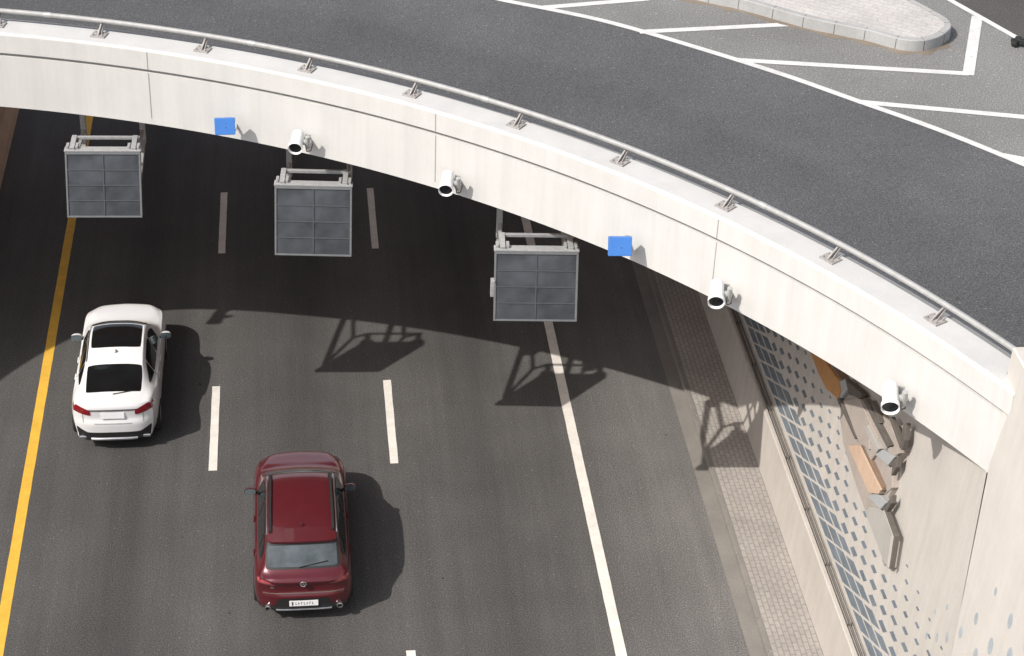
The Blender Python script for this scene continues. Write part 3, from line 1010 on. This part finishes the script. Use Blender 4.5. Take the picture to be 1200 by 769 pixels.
def make_blue():
    root = empty('blue_box')
    mr = Matrix.Rotation(R(-20), 3, 'X')
    mb = MB()
    mb.box((0, 0, 0), (0.385, 0.11, 0.315), mr)
    mb.build('case', M['blue'], root, bevel=0.008)
    mb = MB()
    mb.tube(mr @ Vector((0.02, -0.056, -0.02)), mr @ Vector((0.02, -0.059, -0.02)), 0.012, n=10)
    mb.build('screw', M['dark_rail'], root)
    mb = MB()
    pts = [(0.10, 0.06, -0.05), (0.10, 0.10, -0.20), (0.14, 0.14, -0.24), (0.20, 0.30, -0.20), (0.20, 0.38, -0.15)]
    for a, b_ in zip(pts, pts[1:]): mb.bar(a, b_, 0.05, 0.035)
    mb.box((0.20, 0.385, -0.10), (0.14, 0.02, 0.16))
    mb.build('bracket', M['cam_grey'], root)
    return root
b0 = make_blue()
for k, ((px, py), lab) in enumerate((((263.5, 148), 'square blue box on the fascia left of the first white camera'),
                                     ((726.5, 288.5), 'square blue box on the fascia right of the right hanging panel'))):
    o = b0 if k == 0 else copy_tree(b0)
    o.location = off_face(px, py, 0.42)[0]
    o.scale = (0.95, 1, 0.95) if k == 0 else (1, 1, 1)
    o.rotation_euler = (0, 0, R(2) if k == 0 else R(-3))
    tag(o, lab, 'sensor box', 'blue boxes on the bridge fascia')

# ------------------------------------------------------------------ cars
NJ = 9
class CarSurf:
    """lofted body: stations along y, closed rings of 18 points"""
    def __init__(s, stations):
        rings = []
        for yv, half, dy in stations:
            rt = [np.array([x, yv + (dy[j] if dy else 0.0), z]) for j, (x, z) in enumerate(half)]
            lf = [p * np.array([-1, 1, 1]) for p in rt[1:-1]][::-1]
            rings.append(np.array(rt + lf))
        s.C = np.array(rings)      # nt x 18 x 3
        s.nt = len(rings)
        s.ns = s.C.shape[1]
    @staticmethod
    def cr(a, b, c, d, t):
        return 0.5 * (2 * b + (c - a) * t + (2 * a - 5 * b + 4 * c - d) * t * t + (3 * b - a - 3 * c + d) * t ** 3)
    def row(s, i, sp_):
        n = s.ns
        k = int(math.floor(sp_)); f = sp_ - k
        C = s.C[i]
        return s.cr(C[(k - 1) % n], C[k % n], C[(k + 1) % n], C[(k + 2) % n], f)
    def p(s, t, sp_):
        t = min(max(t, 0.0), s.nt - 1.0)
        k = min(int(t), s.nt - 2); f = t - k
        g = lambda i: s.row(min(max(i, 0), s.nt - 1), sp_)
        if k == 0: a = 2 * g(0) - g(1)
        else: a = g(k - 1)
        if k == s.nt - 2: d = 2 * g(s.nt - 1) - g(s.nt - 2)
        else: d = g(k + 2)
        return s.cr(a, g(k), g(k + 1), d, f)
    def pn(s, t, sp_, o=0.0):
        P = s.p(t, sp_)
        if not o: return Vector(P)
        e = 0.02
        du = s.p(min(t + e, s.nt - 1), sp_) - s.p(max(t - e, 0), sp_)
        dv = s.p(t, sp_ + e) - s.p(t, sp_ - e)
        n = np.cross(du, dv); n /= np.linalg.norm(n) + 1e-9
        # outward: away from the car axis
        ax = np.array([0, P[1], 0.75])
        if np.dot(n, P - ax) < 0: n = -n
        return Vector(P + n * o)
    def tube(s, mb, nt_=None, nsub=5):
        T = np.linspace(0, s.nt - 1, (s.nt - 1) * 6 + 1)
        S = np.linspace(0, s.ns, s.ns * nsub + 1)
        mb.grid([[s.pn(t, q) for q in S] for t in T])
    def patch(s, t0, t1, sa, sb, o=0.005, n=14, rnd=0.06, sc=None):
        """s range may change along t: sa=(s0,s1) at t0, sb at t1"""
        mb = MB()
        g = []
        for i in range(n + 1):
            row = []
            for j in range(n + 1):
                u = 2 * i / n - 1; v = 2 * j / n - 1
                uu = u * (1 - rnd * abs(v) ** 6); vv = v * (1 - rnd * abs(u) ** 6)
                uu = (uu + 1) / 2; vv = (vv + 1) / 2
                t = t0 + (t1 - t0) * uu
                s0 = sa[0] + (sb[0] - sa[0]) * uu; s1 = sa[1] + (sb[1] - sa[1]) * uu
                row.append(s.pn(t, s0 + (s1 - s0) * vv, o))
            g.append(row)
        mb.grid(g)
        return mb
class Cap:
    def __init__(s, cs, i, sign, bulge):
        s.cs, s.i, s.sign, s.b = cs, i, sign, bulge
    def p(s, q, r, o=0.0):
        cs, i = s.cs, s.i
        R_ = lambda x: cs.row(i, x)
        right = R_(1 + 4 * r); left = R_(17 - 4 * r)
        bot = R_((1 - 2 * q) % 18); top = R_(5 + 8 * q)
        c00, c10, c01, c11 = R_(1), R_(17), R_(5), R_(13)
        P = (1 - q) * right + q * left + (1 - r) * bot + r * top - ((1 - q) * (1 - r) * c00 + q * (1 - r) * c10 + (1 - q) * r * c01 + q * r * c11)
        bx = np.interp(r, [b_[0] for b_ in s.b], [b_[1] for b_ in s.b])
        P = P + np.array([0, s.sign * bx * (1 - abs(2 * q - 1) ** 3.0), 0])
        P = P + np.array([0, s.sign * o, 0])
        return Vector(P)
    def grid(s, mb, n=28):
        mb.grid([[s.p(q, r) for r in np.linspace(0, 1, n)] for q in np.linspace(0, 1, n)])
    def patch(s, q0, q1, ra, rb, o=0.006, n=12, rnd=0.06):
        mb = MB(); g = []
        for i in range(n + 1):
            row = []
            for j in range(n + 1):
                u = 2 * i / n - 1; v = 2 * j / n - 1
                uu = (u * (1 - rnd * abs(v) ** 6) + 1) / 2; vv = (v * (1 - rnd * abs(u) ** 6) + 1) / 2
                r0_ = ra[0] + (rb[0] - ra[0]) * uu; r1_ = ra[1] + (rb[1] - ra[1]) * uu
                row.append(s.p(q0 + (q1 - q0) * uu, r0_ + (r1_ - r0_) * vv, o))
            g.append(row)
        mb.grid(g)
        return mb

def wheel(root, x, y, r=0.36, wd=0.24):
    s = 1 if x > 0 else -1
    w_ = empty('wheel', (x, y, r)); w_.parent = root
    mb = MB()
    mb.lathe((0, 0, 0), (s, 0, 0), [(-wd, r * 0.6), (-wd, r * 0.93), (-wd + 0.03, r), (-0.03, r), (0, r * 0.93), (0.005, r * 0.68), (-0.02, r * 0.64)], n=32)
    mb.build('tyre', M['tyre'], w_, smooth=40)
    mb = MB()
    mb.lathe((0, 0, 0), (s, 0, 0), [(-0.01, r * 0.66), (-0.03, r * 0.60), (-0.09, r * 0.58)], n=32)
    for k in range(5):
        a = 2 * math.pi * k / 5
        d = Vector((0, math.cos(a), math.sin(a)))
        mb.bar(Vector((s * -0.03, 0, 0)), Vector((s * -0.03, 0, 0)) + d * r * 0.62, 0.07, 0.03, up=(1, 0, 0))
    mb.tube((s * -0.05, 0, 0), (s * -0.01, 0, 0), 0.07, n=16)
    mb.build('rim', M['alloy'], w_, smooth=40)
    return w_

def mirror(root, x, y, z, m, sc=1.0):
    s = 1 if x > 0 else -1
    mr_ = empty('wing_mirror', (x, y, z)); mr_.parent = root
    mb = MB()
    n = 12
    g = []
    for i in range(9):
        v = i / 8
        row = []
        for k in range(n + 1):
            a = 2 * math.pi * k / n
            ex = 0.125 * sc * (math.cos(v * math.pi / 2) ** 0.45 if v < 1 else 0.02)
            ez = 0.082 * sc * (math.cos(v * math.pi / 2) ** 0.45 if v < 1 else 0.02)
            ca, sa_ = math.cos(a), math.sin(a)
            ca = math.copysign(abs(ca) ** 0.7, ca); sa_ = math.copysign(abs(sa_) ** 0.7, sa_)
            row.append((ex * ca, v * 0.15 * sc, ez * sa_))
        g.append(row)
    mb.grid(g)
    mb.build('housing', m, mr_, merge=True, smooth=50)
    mb = MB()
    pts = []
    for k in range(16):
        a = 2 * math.pi * k / 16
        ca, sa_ = math.cos(a), math.sin(a)
        ca = math.copysign(abs(ca) ** 0.7, ca); sa_ = math.copysign(abs(sa_) ** 0.7, sa_)
        pts.append((0.115 * sc * ca, -0.004, 0.074 * sc * sa_))
    mb.poly_prism(pts, (0, 0.01, 0))
    gl = mb.build('glass', M['mirror'], mr_)
    mb = MB()
    mb.bar((-s * 0.09, 0.04, -0.05), (-s * 0.20, 0.06, -0.09), 0.06, 0.035)
    mb.build('stalk', M['black'], mr_)

def half(xs, zs): return list(zip(xs, zs))

def white_car():
    H = half
    st = []
    #      j:        0    1     2     3     4     5     6     7     8    9
    st.append((0.17, H([0, .70, .80, .845, .83, .775, .64, .50, .28, 0], [.30, .31, .46, .80, 1.08, 1.205, 1.225, 1.235, 1.245, 1.25]), [0, 0, .03, .03, .02, .0, -.06, -.09, -.11, -.12]))
    st.append((0.54, H([0, .76, .875, .915, .885, .815, .645, .52, .28, 0], [.28, .29, .44, .76, 1.03, 1.165, 1.215, 1.235, 1.25, 1.255]), None))
    st.append((1.0, H([0, .80, .92, .94, .905, .835, .645, .55, .28, 0], [.27, .28, .42, .74, .99, 1.075, 1.275, 1.315, 1.335, 1.34]), None))
    st.append((1.44, H([0, .80, .925, .935, .895, .845, .625, .55, .28, 0], [.26, .27, .42, .72, .99, 1.045, 1.43, 1.495, 1.53, 1.535]), None))
    st.append((1.92, H([0, .80, .92, .93, .89, .85, .62, .545, .28, 0], [.25, .26, .42, .72, .98, 1.025, 1.525, 1.59, 1.62, 1.63]), None))
    st.append((2.30, H([0, .80, .92, .93, .89, .85, .62, .545, .28, 0], [.25, .26, .42, .72, .97, 1.015, 1.545, 1.61, 1.645, 1.655]), None))
    st.append((2.62, H([0, .80, .92, .93, .89, .85, .61, .54, .28, 0], [.25, .26, .42, .72, .96, 1.005, 1.51, 1.575, 1.62, 1.63]), None))
    st.append((2.90, H([0, .80, .92, .93, .89, .85, .635, .54, .28, 0], [.25, .26, .42, .72, .95, .995, 1.40, 1.47, 1.53, 1.54]), None))
    st.append((3.50, H([0, .80, .92, .93, .89, .85, .74, .56, .30, 0], [.25, .26, .42, .72, .94, .985, 1.045, 1.10, 1.13, 1.14]), None))
    st.append((4.10, H([0, .80, .915, .925, .88, .82, .70, .54, .28, 0], [.25, .26, .42, .72, .91, .95, 1.0, 1.015, 1.03, 1.03]), None))
    st.append((4.50, H([0, .74, .84, .86, .81, .74, .62, .50, .26, 0], [.25, .26, .42, .68, .83, .86, .90, .915, .925, .93]), [0, -.08, -.12, -.12, -.10, -.05, 0, .03, .05, .06]))
    st.append((4.64, H([0, .64, .72, .74, .70, .64, .54, .44, .22, 0], [.27, .28, .42, .62, .74, .77, .79, .80, .805, .81]), [0, -.12, -.16, -.16, -.14, -.08, 0, .03, .05, .06]))
    cs = CarSurf(st)
    root = empty('white_suv')
    mb = MB(); cs.tube(mb)
    tail = Cap(cs, 0, -1, [(0, .125), (.12, .145), (.3, .155), (.46, .155), (.54, .10), (.70, .09), (.80, .075), (.88, .05), (1, 0)])
    nose = Cap(cs, cs.nt - 1, 1, [(0, .03), (.3, .10), (.7, .08), (1, 0)])
    tail.grid(mb); nose.grid(mb)
    mb.build('body', M['car_white'], root, merge=True, smooth=60)
    G = M['car_glass']
    cs.patch(0.95, 2.62, (6.45, 11.55), (6.7, 11.3), 0.006, 18, .05).build('rear_window', G, root, smooth=60)
    cs.patch(3.6, 6.0, (7.0, 11.0), (7.0, 11.0), 0.006, 16, .05).build('sunroof', G, root, smooth=60)
    cs.patch(6.15, 7.85, (6.3, 11.7), (6.0, 12.0), 0.006, 16, .04).build('windscreen', G, root, smooth=60)
    for k in (0, 1):
        f = (lambda a, b_: (a, b_)) if k == 0 else (lambda a, b_: (18 - b_, 18 - a))
        cs.patch(1.9, 3.05, f(5.35, 5.5), f(5.15, 5.85), 0.006, 12, .05).build('quarter_window', G, root, smooth=60)
        cs.patch(3.12, 4.85, f(5.15, 5.87), f(5.12, 5.88), 0.006, 12, .05).build('side_window', G, root, smooth=60)
        cs.patch(4.95, 7.1, f(5.12, 5.88), f(5.15, 5.75), 0.006, 12, .05).build('side_window', G, root, smooth=60)
        cs.patch(0.3, 10.4, f(1.0, 1.75), f(1.0, 1.75), 0.004, 30, .0).build('sill_trim', M['black'], root, smooth=60)
        # tail light: cap piece and its wrap round the corner
        q = (0.0, .27) if k == 0 else (1.0, .73)
        mb = tail.patch(q[0], q[1], (.70, .99), (.62, .75), 0.010, 12, .05)
        mb2 = cs.patch(0.0, 0.55, f(3.75, 4.5), f(4.15, 4.5), 0.010, 8, .05)
        mb.add(mb2.v, mb2.f)
        mb.build('tail_light', M['lamp_red'], root, smooth=50)
        x = .93 if k == 0 else -.93
        wheel(root, math.copysign(0.945, x), 0.92)
        wheel(root, math.copysign(0.945, x), 3.72)
        cs.patch(10.0, 10.7, f(3.9, 5.0), f(3.7, 4.8), 0.006, 8).build('headlight', M['mirror'], root, smooth=50)
        for a_, b_ in ((2.25, .0), (3.2, .0)):
            p = cs.pn(4.9 if a_ > 3 else 3.3, 3.75 if k == 0 else 14.25, 0.012)
            mb = MB(); mb.bar(p + Vector((0, -.1, 0)), p + Vector((0, .1, 0)), 0.02, 0.025)
            mb.build('door_handle', M['car_white'], root)
        mirror(root, math.copysign(1.0, x), 3.0, 1.04, M['car_white'])
        # roof rail
        mb = MB()
        pts = [cs.pn(t, 6.25 if k == 0 else 11.75, 0.016) for t in np.linspace(2.9, 6.2, 14)]
        for a, b_ in zip(pts, pts[1:]): mb.bar(a, b_, 0.022, 0.022)
        mb.build('roof_trim', M['chrome'], root)
    tail.patch(.22, .78, (.725, .775), (.725, .775), 0.010, 12, .03).build('chrome_strip', M['chrome'], root)
    tail.patch(.04, .96, (.0, .31), (.0, .31), 0.005, 14, .03).build('bumper_trim', M['black'], root, smooth=60)
    for q0, q1 in ((.02, .22), (.98, .78)):
        tail.patch(q0, q1, (.0, .40), (.0, .30), 0.008, 10, .08).build('bumper_corner', M['black'], root, smooth=60)
    for k in (0, 1):
        f = (lambda a, b_: (a, b_)) if k == 0 else (lambda a, b_: (18 - b_, 18 - a))
        for tt in (3.08, 4.88):
            cs.patch(tt, tt + .035, f(1.9, 5.1), f(1.9, 5.1), 0.003, 12, 0).build('door_gap', M['slit'], root)
    tail.patch(.15, .165, (.48, .68), (.48, .68), 0.004, 8, 0).build('tailgate_gap', M['cam_grey'], root)
    tail.patch(.835, .85, (.48, .68), (.48, .68), 0.004, 8, 0).build('tailgate_gap', M['cam_grey'], root)
    mb = MB()
    g = [[tail.p(q, r, o_) for r, o_ in ((.05, .01), (.08, .035), (.14, .035), (.17, .01))] for q in np.linspace(.22, .78, 16)]
    mb.grid(g); mb.build('skid_plate', M['alloy'], root, smooth=50)
    for q in (.10, .90):
        mb = MB()
        c = tail.p(q, .15, .0)
        mb.box(c + Vector((0, -.01, 0)), (.19, .05, .075)); mb.build('exhaust', M['chrome'], root, bevel=.02)
    c = tail.p(.5, .62, .012)
    mb = MB(); mb.box(c + Vector((0, 0, .0)), (.50, .012, .15), Matrix.Rotation(R(-8), 3, 'X'))
    mb.build('number_plate', M['plate'], root, bevel=.004)
    tail.patch(.30, .70, (.46, .475), (.46, .475), 0.004, 10, .02).build('crease_shade', M['cam_grey'], root)  # grey strip paints the shade of a crease on the white bumper
    # antenna fin
    p = cs.pn(3.35, 9, 0.0)
    mb = MB()
    mb.poly_prism([p + Vector((-.018, -.07, -.005)), p + Vector((-.018, .09, -.005)), p + Vector((-.006, -.05, .065))], (.03, 0, 0))
    mb.build('antenna', M['cam_grey'], root)
    # rear wiper
    a, b_ = cs.pn(.72, 9, .02), cs.pn(.95, 7.6, .02)
    mb = MB(); mb.bar(a, b_, .018, .012); mb.build('wiper', M['black'], root)
    return root

def red_car():
    H = half
    st = []
    st.append((0.16, H([0, .70, .80, .84, .82, .765, .62, .50, .28, 0], [.32, .33, .46, .74, .95, 1.045, 1.06, 1.07, 1.075, 1.08]), [0, 0, .04, .05, .04, .02, -.03, -.05, -.06, -.07]))
    st.append((0.30, H([0, .76, .87, .90, .87, .80, .69, .56, .30, 0], [.30, .31, .45, .74, .96, 1.06, 1.115, 1.13, 1.14, 1.145]), [0, 0, .02, .02, .01, 0, 0, -.02, -.04, -.05]))
    st.append((0.58, H([0, .80, .905, .92, .89, .825, .68, .56, .30, 0], [.29, .30, .44, .73, .965, 1.055, 1.37, 1.385, 1.395, 1.40]), [0, 0, 0, 0, 0, 0, 0, -.03, -.05, -.06]))
    st.append((0.80, H([0, .80, .915, .925, .89, .835, .67, .585, .30, 0], [.28, .29, .44, .72, .965, 1.045, 1.505, 1.56, 1.585, 1.59]), [0, 0, 0, 0, 0, 0, 0, -.05, -.09, -.10]))
    st.append((1.20, H([0, .80, .92, .925, .89, .84, .665, .59, .30, 0], [.27, .28, .44, .72, .965, 1.035, 1.56, 1.625, 1.65, 1.655]), None))
    st.append((1.90, H([0, .80, .92, .925, .89, .845, .66, .585, .30, 0], [.26, .27, .43, .72, .96, 1.02, 1.585, 1.65, 1.68, 1.685]), None))
    st.append((2.42, H([0, .80, .92, .925, .89, .845, .655, .58, .30, 0], [.26, .27, .43, .72, .95, 1.01, 1.575, 1.64, 1.67, 1.68]), None))
    st.append((2.76, H([0, .80, .92, .925, .89, .845, .655, .575, .30, 0], [.26, .27, .43, .72, .95, 1.0, 1.51, 1.575, 1.61, 1.62]), None))
    st.append((3.02, H([0, .80, .92, .925, .89, .845, .67, .57, .30, 0], [.26, .27, .43, .72, .94, .99, 1.38, 1.455, 1.50, 1.51]), None))
    st.append((3.56, H([0, .80, .92, .925, .89, .85, .76, .58, .32, 0], [.26, .27, .43, .72, .94, .985, 1.06, 1.12, 1.15, 1.16]), None))
    st.append((3.95, H([0, .80, .915, .92, .88, .82, .70, .54, .28, 0], [.26, .27, .43, .72, .91, .95, 1.02, 1.045, 1.06, 1.065]), None))
    st.append((4.36, H([0, .74, .84, .85, .81, .74, .62, .50, .26, 0], [.26, .27, .43, .68, .84, .88, .93, .95, .96, .965]), [0, -.08, -.12, -.12, -.10, -.05, 0, .03, .05, .06]))
    st.append((4.50, H([0, .66, .74, .75, .71, .65, .55, .44, .22, 0], [.28, .29, .43, .62, .75, .78, .81, .82, .825, .83]), [0, -.12, -.16, -.16, -.14, -.08, 0, .03, .05, .06]))
    cs = CarSurf(st)
    root = empty('red_suv')
    mb = MB(); cs.tube(mb)
    tail = Cap(cs, 0, -1, [(0, .09), (.12, .115), (.3, .13), (.43, .14), (.50, .07), (.66, .055), (.80, .095), (.88, .07), (1, 0)])
    nose = Cap(cs, cs.nt - 1, 1, [(0, .03), (.3, .10), (.7, .08), (1, 0)])
    tail.grid(mb); nose.grid(mb)
    mb.build('body', M['car_red'], root, merge=True, smooth=60)
    G = M['car_glass']
    rw_ = cs.patch(1.10, 2.80, (6.0, 12.0), (6.05, 11.95), 0.005, 18, .05)
    rw_.build('surround_and_shade', M['black'], root, smooth=60)  # black pillars, plus painted spoiler shade above the glass
    cs.patch(1.22, 2.45, (6.4, 11.6), (6.4, 11.6), 0.010, 18, .05).build('rear_window', M['sun_glass'], root, smooth=60)
    # spoiler lip over the window
    mb = MB()
    g = []
    for s_v in np.linspace(6.35, 11.65, 20):
        c = cs.pn(3.05, s_v, 0.0)
        k = 1 - abs((s_v - 9) / 2.65) ** 4
        g.append([cs.pn(3.55, s_v, .006), c + Vector((0, .02, .02)), c + Vector((0, -.10 - .05 * k, .005)), c + Vector((0, -.10 - .05 * k, -.03)), c + Vector((0, .02, -.06))])
    mb.grid(g); mb.build('spoiler', M['car_red'], root, smooth=50)
    cs.patch(7.15, 8.85, (6.35, 11.65), (6.05, 11.95), 0.006, 16, .04).build('windscreen', M['sun_glass'], root, smooth=60)
    for k in (0, 1):
        f = (lambda a, b_: (a, b_)) if k == 0 else (lambda a, b_: (18 - b_, 18 - a))
        cs.patch(2.2, 3.55, f(5.35, 5.7), f(5.15, 5.85), 0.006, 12, .05).build('quarter_window', G, root, smooth=60)
        cs.patch(3.65, 5.15, f(5.15, 5.87), f(5.12, 5.88), 0.006, 12, .05).build('side_window', G, root, smooth=60)
        cs.patch(5.25, 8.1, f(5.12, 5.88), f(5.15, 5.75), 0.006, 12, .05).build('side_window', G, root, smooth=60)
        cs.patch(0.3, 11.4, f(1.0, 1.8), f(1.0, 1.8), 0.004, 30, .0).build('sill_trim', M['black'], root, smooth=60)
        q = (0.0, .25) if k == 0 else (1.0, .75)
        mb = tail.patch(q[0], q[1], (.74, .95), (.70, .76), 0.010, 12, .05)
        mb2 = cs.patch(0.0, 0.8, f(3.95, 4.75), f(4.35, 4.7), 0.010, 8, .05)
        mb.add(mb2.v, mb2.f)
        mb.build('tail_light', M['lamp_dim'], root, smooth=50)
        x = .93 if k == 0 else -.93
        wheel(root, math.copysign(0.935, x), 0.90)
        wheel(root, math.copysign(0.935, x), 3.58)
        cs.patch(11.0, 11.7, f(3.9, 5.0), f(3.7, 4.8), 0.006, 8).build('headlight', M['mirror'], root, smooth=50)
        for t_ in (3.9, 5.6):
            p = cs.pn(t_, 3.75 if k == 0 else 14.25, 0.012)
            mb = MB(); mb.bar(p + Vector((0, -.1, 0)), p + Vector((0, .1, 0)), 0.02, 0.025)
            mb.build('door_handle', M['car_red'], root)
        mirror(root, math.copysign(0.985, x), 2.95, 1.06, M['car_red'], 0.95)
        mb = MB()
        pts = [cs.pn(t, 7.05 if k == 0 else 10.95, 0.03) for t in np.linspace(3.4, 6.8, 16)]
        for a, b_ in zip(pts, pts[1:]): mb.bar(a, b_, 0.05, 0.03)
        for t in (3.45, 5.0, 6.75):
            p = cs.pn(t, 7.05 if k == 0 else 10.95, 0.0)
            mb.box(p + Vector((0, 0, .012)), (.05, .10, .03))
        mb.build('roof_rail', M['black'], root)
        mb = MB()
        pts = [cs.pn(t, 6.35 if k == 0 else 11.65, 0.012) for t in np.linspace(3.2, 7.0, 16)]
        for a, b_ in zip(pts, pts[1:]): mb.bar(a, b_, 0.018, 0.014)
        mb.build('drip_trim', M['chrome'], root)
    for k in (0, 1):
        f = (lambda a, b_: (a, b_)) if k == 0 else (lambda a, b_: (18 - b_, 18 - a))
        for tt in (3.6, 5.2):
            cs.patch(tt, tt + .035, f(1.9, 5.1), f(1.9, 5.1), 0.003, 12, 0).build('door_gap', M['slit'], root)
    tail.patch(.06, .94, (.475, .487), (.475, .487), 0.004, 14, 0).build('tailgate_gap', M['slit'], root)
    # dark lower bumper, rising in the middle round the number plate
    mb = MB(); g = []
    for q in np.linspace(.02, .98, 30):
        d = abs(q - .5)
        top = .40 if d < .24 else (.40 - (d - .24) / .06 * .17 if d < .30 else .23)
        g.append([tail.p(q, r, .005) for r in np.linspace(0, top, 8)])
    mb.grid(g); mb.build('bumper_trim', M['black'], root, smooth=60)
    mb = MB()
    g = [[tail.p(q, r, o_) for r, o_ in ((.03, .01), (.06, .035), (.10, .035), (.12, .01))] for q in np.linspace(.20, .80, 16)]
    mb.grid(g); mb.build('skid_plate', M['chrome'], root, smooth=50)
    for q in (.10, .90):
        mb = MB()
        c = tail.p(q, .14, .02)
        mb.lathe(c, (0, -1, 0), [(-.05, .055), (.03, .06), (.035, .05), (.0, .045)], n=18)
        mb.build('exhaust', M['chrome'], root, smooth=40)
    c = tail.p(.5, .30, .014)
    mr_ = Matrix.Rotation(R(-5), 3, 'X')
    mb = MB(); mb.box(c, (.54, .012, .125), mr_)
    npl = mb.build('number_plate', M['plate'], root, bevel=.004)
    mb = MB()
    mb.box(c + mr_ @ Vector((-.21, -.0075, 0)), (.03, .003, .09), mr_)
    for k in range(7):
        xx = -.15 + k * .052
        mb.box(c + mr_ @ Vector((xx, -.0075, 0)), (.009, .003, .06), mr_)
        mb.box(c + mr_ @ Vector((xx + .012, -.0075, (-.025, .0, .025)[k % 3])), (.022, .003, .010), mr_)
    mb.build('plate_lettering', M['ink'], npl)
    # round chrome badge with a three-armed emblem
    c = tail.p(.5, .78, .012)
    mb = MB()
    mb.lathe(c, (0, -1, 0), [(-.01, .055), (.012, .062), (.018, .056), (.012, .048), (-.01, .046)], n=24)
    for a in (90, 210, 330):
        d = Vector((math.cos(R(a)), 0, math.sin(R(a))))
        mb.bar(c + Vector((0, -.012, 0)), c + Vector((0, -.012, 0)) + d * .05, .022, .012, up=(0, 1, 0))
    mb.build('badge', M['chrome'], root, smooth=40)
    # model lettering strip reduced to small chrome bars
    mb = MB()
    for k in range(4):
        p = tail.p(.82 - k * .013, .615, .012)
        mb.box(p, (.016, .006, .022))
    mb.build('lettering', M['chrome'], root)
    p = cs.pn(3.75, 9.0, 0.0)
    mb = MB()
    mb.poly_prism([p + Vector((-.018, -.07, -.005)), p + Vector((-.018, .09, -.005)), p + Vector((-.006, -.06, .06))], (.03, 0, 0))
    mb.build('antenna', M['car_red'], root)
    a, b_ = cs.pn(1.18, 9.2, .02), cs.pn(1.45, 7.4, .02)
    mb = MB(); mb.bar(a, b_, .018, .012); mb.build('wiper', M['black'], root)
    return root

wc = white_car()
wc.location = (-3.865, 31.80, 0)
wc.scale = (0.925, 0.925, 0.925)
tag(wc, 'white sport utility car with dark sunroof driving beside the yellow line', 'car', 'cars on the lower road')
rc = red_car()
rc.location = (-0.17, 26.42, 0)
rc.scale = (0.955, 0.90, 0.94)
rc.rotation_euler = (0, 0, R(0.3))
tag(rc, 'dark red sport utility car driving between the two dashed lane lines', 'car', 'cars on the lower road')

# dark clump at the end of the slip road line
p = at(1190, 50, DZ + 0.05)
mb = MB()
for k in range(9):
    m3 = Matrix.Rotation(random.uniform(0, 3), 3, 'Z') @ Matrix.Rotation(random.uniform(-.5, .5), 3, 'X')
    mb.box(p + Vector((random.uniform(-.22, .25), random.uniform(-.14, .14), random.uniform(0, .06))), (random.uniform(.08, .2), random.uniform(.05, .12), random.uniform(.03, .1)), m3)
tag(mb.build('road_debris', M['black'], bevel=0.01), 'small dark clump of debris at the end of the slip road line', 'debris')
